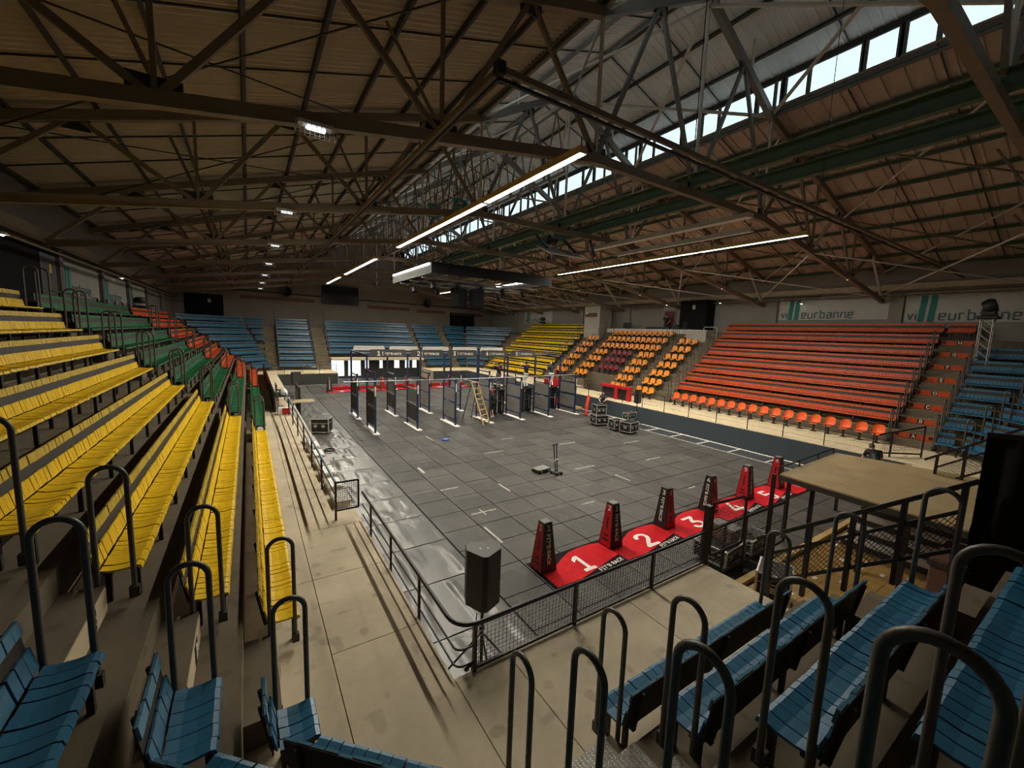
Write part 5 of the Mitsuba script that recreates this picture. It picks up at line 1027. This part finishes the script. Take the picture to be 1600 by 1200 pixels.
# ---------------------------------------------------------------- people
def smooth_hull(bones, edge=.035, it=6):
    ms = []
    for (a, ra), (b, rb) in bones:
        ms.append(m3.Manifold.batch_hull([m3.Manifold.sphere(ra, 14).translate(list(map(float, a))), m3.Manifold.sphere(rb, 14).translate(list(map(float, b)))]))
    m = m3.Manifold.batch_boolean(ms, m3.OpType.Add).refine_to_length(edge).to_mesh()
    t = trimesh.Trimesh(m.vert_properties[:, :3], m.tri_verts, process=True)
    trimesh.smoothing.filter_taubin(t, iterations=it); return TM(t.vertices, t.faces)
def person(x, y, z, yaw, label, top_m, leg_m, arms, legs=None, lean=0.0, turn=0.0, shorts=False, hair='hair', H=1.8, knee=0.0, cap=None):
    """arms: (hand_left, hand_right) targets in body space (x right, y forward, z up); lean bends the trunk forward at the hips (radians)."""
    k = thing('person', label, 'person'); s = H / 1.8
    hipz = .93 - knee; sp, cp = math.sin(lean), math.cos(lean)
    def up_(px, py, pz): return V([px, py * cp + (pz - hipz) * sp, hipz + (pz - hipz) * cp - py * sp])
    feet = legs or ((-.11, .0), (.11, .0))
    hips = [V([-.09, 0, hipz]), V([.09, 0, hipz])]
    sh = [up_(-.185, 0, hipz + .50), up_(.185, 0, hipz + .50)]; neck = up_(0, .0, hipz + .55); head = up_(0, .04, hipz + .72)
    skin, torso, leg = [], [], []
    chest, belly = up_(0, .01, hipz + .36), up_(0, .01, hipz + .14)
    torso += [((belly, .13), (chest, .145)), ((sh[0], .068), (sh[1], .068)), ((chest, .14), (sh[0], .07)), ((chest, .14), (sh[1], .07)), ((hips[0], .11), (belly, .12)), ((hips[1], .11), (belly, .12)), ((hips[0], .11), (hips[1], .11)), ((sh[0] * .5 + sh[1] * .5, .09), (neck, .06))]
    for i in (0, 1):
        sg = -1 if i == 0 else 1; hand = V(arms[i]); d = hand - sh[i]; L = np.linalg.norm(d); L1 = .29; L2 = .27
        if L > .55: hand = sh[i] + d / L * .55; d = hand - sh[i]; L = .55
        h = math.sqrt(max(L1 ** 2 - (L / 2) ** 2, .001)); side = V([sg * .8, -.3, -.5]); ax = d / L; side = side - ax * (side @ ax); side /= np.linalg.norm(side)
        el = sh[i] + d / 2 + side * h
        torso += [((sh[i], .066), (sh[i] * .45 + el * .55, .056))]; skin += [((sh[i] * .5 + el * .5, .046), (el, .040)), ((el, .040), (hand, .028))]
        f = hand - el; f /= np.linalg.norm(f); o = np.cross(f, V([sg, 0, 0])); o /= max(np.linalg.norm(o), 1e-6); w = np.cross(o, f)
        palm = hand + f * .05; skin.append(((hand, .026), (palm + w * .02, .02))); skin.append(((hand, .026), (palm - w * .02, .02)))
        for q in range(4):
            b = palm + w * (.026 - .0175 * q) + f * .02; l = (.062, .072, .068, .055)[q]; c = b + f * l * .55 + o * .012 * sg; skin += [((b, .0095), (c, .009)), ((c, .009), (c + f * l * .35 + o * .03 * sg, .008))]
        b = hand + w * .03 + f * .02; skin += [((b, .011), (b + w * .03 + f * .03, .0095)), ((b + w * .03 + f * .03, .0095), (b + w * .03 + f * .06, .0085))]
        foot = V([feet[i][0], feet[i][1], .085]); mid = (hips[i] + foot) / 2; d = foot - hips[i]; L = np.linalg.norm(d); h = math.sqrt(max(.44 ** 2 - (L / 2) ** 2, .0004)); kn = mid + V([0, 1, .1]) * h
        tgt = leg
        leg += [((hips[i], .105), (kn, .072))]
        if shorts: skin += [((kn * .8 + hips[i] * .2, .062), (kn, .056)), ((kn, .056), (foot, .042))]
        else: leg += [((kn, .070), (foot + V([0, 0, .03]), .052))]
    skin += [((neck - V([0, 0, .05]), .055), (head - up_(0, 0, hipz) * 0 - V([0, .0, .06]), .052))]
    M = basis([x, y, z], [math.cos(yaw) * s, math.sin(yaw) * s, 0], [-math.sin(yaw) * s, math.cos(yaw) * s, 0], [0, 0, s])
    # head: an egg with brow, nose, chin, ears
    hd = trimesh.creation.icosphere(3, 1.0); v = hd.vertices.copy(); v[:, 0] *= .077; v[:, 1] *= .098; v[:, 2] *= .118
    low = np.clip(-v[:, 2] / .118, 0, 1); v[:, 0] *= 1 - .25 * low; v[:, 1] += .012 * low * (v[:, 1] > 0)
    g = lambda px, pz, sx, sz: np.exp(-((v[:, 0] - px) / sx) ** 2 - ((v[:, 2] - pz) / sz) ** 2) * (v[:, 1] > 0)
    v[:, 1] += .026 * g(0, -.02, .014, .028) + .006 * g(0, -.062, .03, .009) - .010 * g(.03, .012, .016, .012) - .010 * g(-.03, .012, .016, .012) + .007 * g(0, -.1, .025, .018)
    ca, sa = math.cos(turn), math.sin(turn); q = v.copy(); v[:, 0] = q[:, 0] * ca - q[:, 1] * sa; v[:, 1] = q[:, 0] * sa + q[:, 1] * ca
    hb = lean * .6; rx = lambda w: np.stack([w[:, 0], w[:, 1] * math.cos(hb) + w[:, 2] * math.sin(hb), w[:, 2] * math.cos(hb) - w[:, 1] * math.sin(hb)], 1)
    HD = TM(rx(v) + head, hd.faces)
    ears = []
    for sg in (-1, 1):
        e = trimesh.creation.icosphere(1, 1.0); e.vertices *= [.012, .022, .032]; e.vertices += [sg * .078, -.005, -.005]; w = e.vertices.copy(); e.vertices = np.stack([w[:, 0] * ca - w[:, 1] * sa, w[:, 0] * sa + w[:, 1] * ca, w[:, 2]], 1); ears.append(TM(rx(e.vertices) + head, e.faces))
    body = smooth_hull(skin, .02, 4)
    obj('body', rot(cat(body, HD, *ears), M), 'skin', k, smooth=True)
    obj('shirt', rot(smooth_hull(torso), M), top_m, k, smooth=True); obj('shorts' if shorts else 'trousers', rot(smooth_hull([b for b in leg] + [((hips[0], .115), (hips[1], .115))]), M), leg_m, k, smooth=True)
    hv = hd.vertices.copy(); keep = hd.vertices; hh = v.copy() * 0
    base = keep * V([.084, .105, .124]); q = base.copy(); base = np.stack([q[:, 0] * ca - q[:, 1] * sa, q[:, 0] * sa + q[:, 1] * ca, q[:, 2]], 1)
    sel = (keep[:, 2] > .25) | ((keep[:, 1] < -.05) & (keep[:, 2] > -.45)); fm = sel[hd.faces].all(1); tt = TM(rx(base) + head, hd.faces[fm]); tt.remove_unreferenced_vertices()
    obj('hair' if not cap else 'cap', rot(tt, M), cap or hair, k, smooth=True)
    for sg, i in ((-1, 0), (1, 1)):
        for nm, c, r in (('eye', (sg * .030, .083, .012), .011),):
            e = trimesh.creation.icosphere(1, r).vertices + V(c); w = e.copy(); e = np.stack([w[:, 0] * ca - w[:, 1] * sa, w[:, 0] * sa + w[:, 1] * ca, w[:, 2]], 1)
            obj(nm, rot(TM(rx(e) + head, trimesh.creation.icosphere(1, r).faces), M), 'white', k)
        f = feet[i]; sh_ = m3.Manifold.batch_hull([m3.Manifold.sphere(.05, 12).translate([f[0], f[1] - .02, .05]), m3.Manifold.sphere(.042, 12).translate([f[0], f[1] + .17, .042]), m3.Manifold.sphere(.05, 12).translate([f[0], f[1] + .02, .08])]).to_mesh()
        obj('shoe', rot(TM(sh_.vert_properties[:, :3], sh_.tri_verts), M), 'white' if shorts else 'black', k, smooth=True)
person(13.15, 22.55, 0.014, .3, 'person in black top and black shorts standing by the ladder at lane 4', 'black', 'black', ((-.2, .25, 1.15), (.2, .3, 1.2)), shorts=True, H=1.88, cap='cloth_red')
person(14.25, 23.68, 1.70, .1, 'person in black on the work box reaching up to the lane 4 sign', 'black', 'cloth_grey', ((-.15, .35, 1.65), (.2, .35, 1.68)), H=1.9)
person(16.55, 23.72, 1.70, .2, 'person in black with white trousers on the work box under the lane 5 sign', 'black', 'cloth_white', ((-.1, .35, 1.62), (.2, .3, 1.66)), H=1.92)
person(18.8, 23.68, 1.70, -.2, 'person in dark jacket holding a red cloth on the work box at the end frame', 'cloth_navy', 'cloth_white', ((-.25, .25, 1.1), (.3, .25, 1.05)), H=1.85, lean=.15, hair='steel_white')
k = thing('red_cloth', 'red cloth hanging from the hand of the person on the end work box', 'cloth'); obj('cloth', drape((19.25, 23.75), (19.45, 23.95), 1.95, 2.9, .04) if 1 else None, 'cloth_red', k)
person(20.85, 20.3, 0.0, 2.2, 'person in black clothes standing at the side rail behind the road case stack', 'black', 'black', ((-.15, .38, 1.12), (.18, .38, 1.1)), H=1.72)
person(20.0, 5.05, 0.0, -.9, 'person in black jacket bending forward behind the plywood deck', 'black', 'cloth_navy', ((-.2, .55, .75), (.25, .6, .7)), lean=.75, H=2.0, legs=((-.12, -.1), (.12, .1)))
person(31.98, 23.9, tread(7) if False else tread(8), 1.9, 'person in dark clothes standing at the press table', 'black', 'black', ((-.22, .3, 1.0), (.24, .28, 1.0)), H=1.78, lean=.2)
person(13.9, 24.6, 0.014, -.5, 'person in dark clothes crouching by the foot of the lane 4 work box', 'cloth_grey', 'black', ((-.15, .45, .75), (.2, .45, .7)), lean=.7, H=1.8, knee=.25)
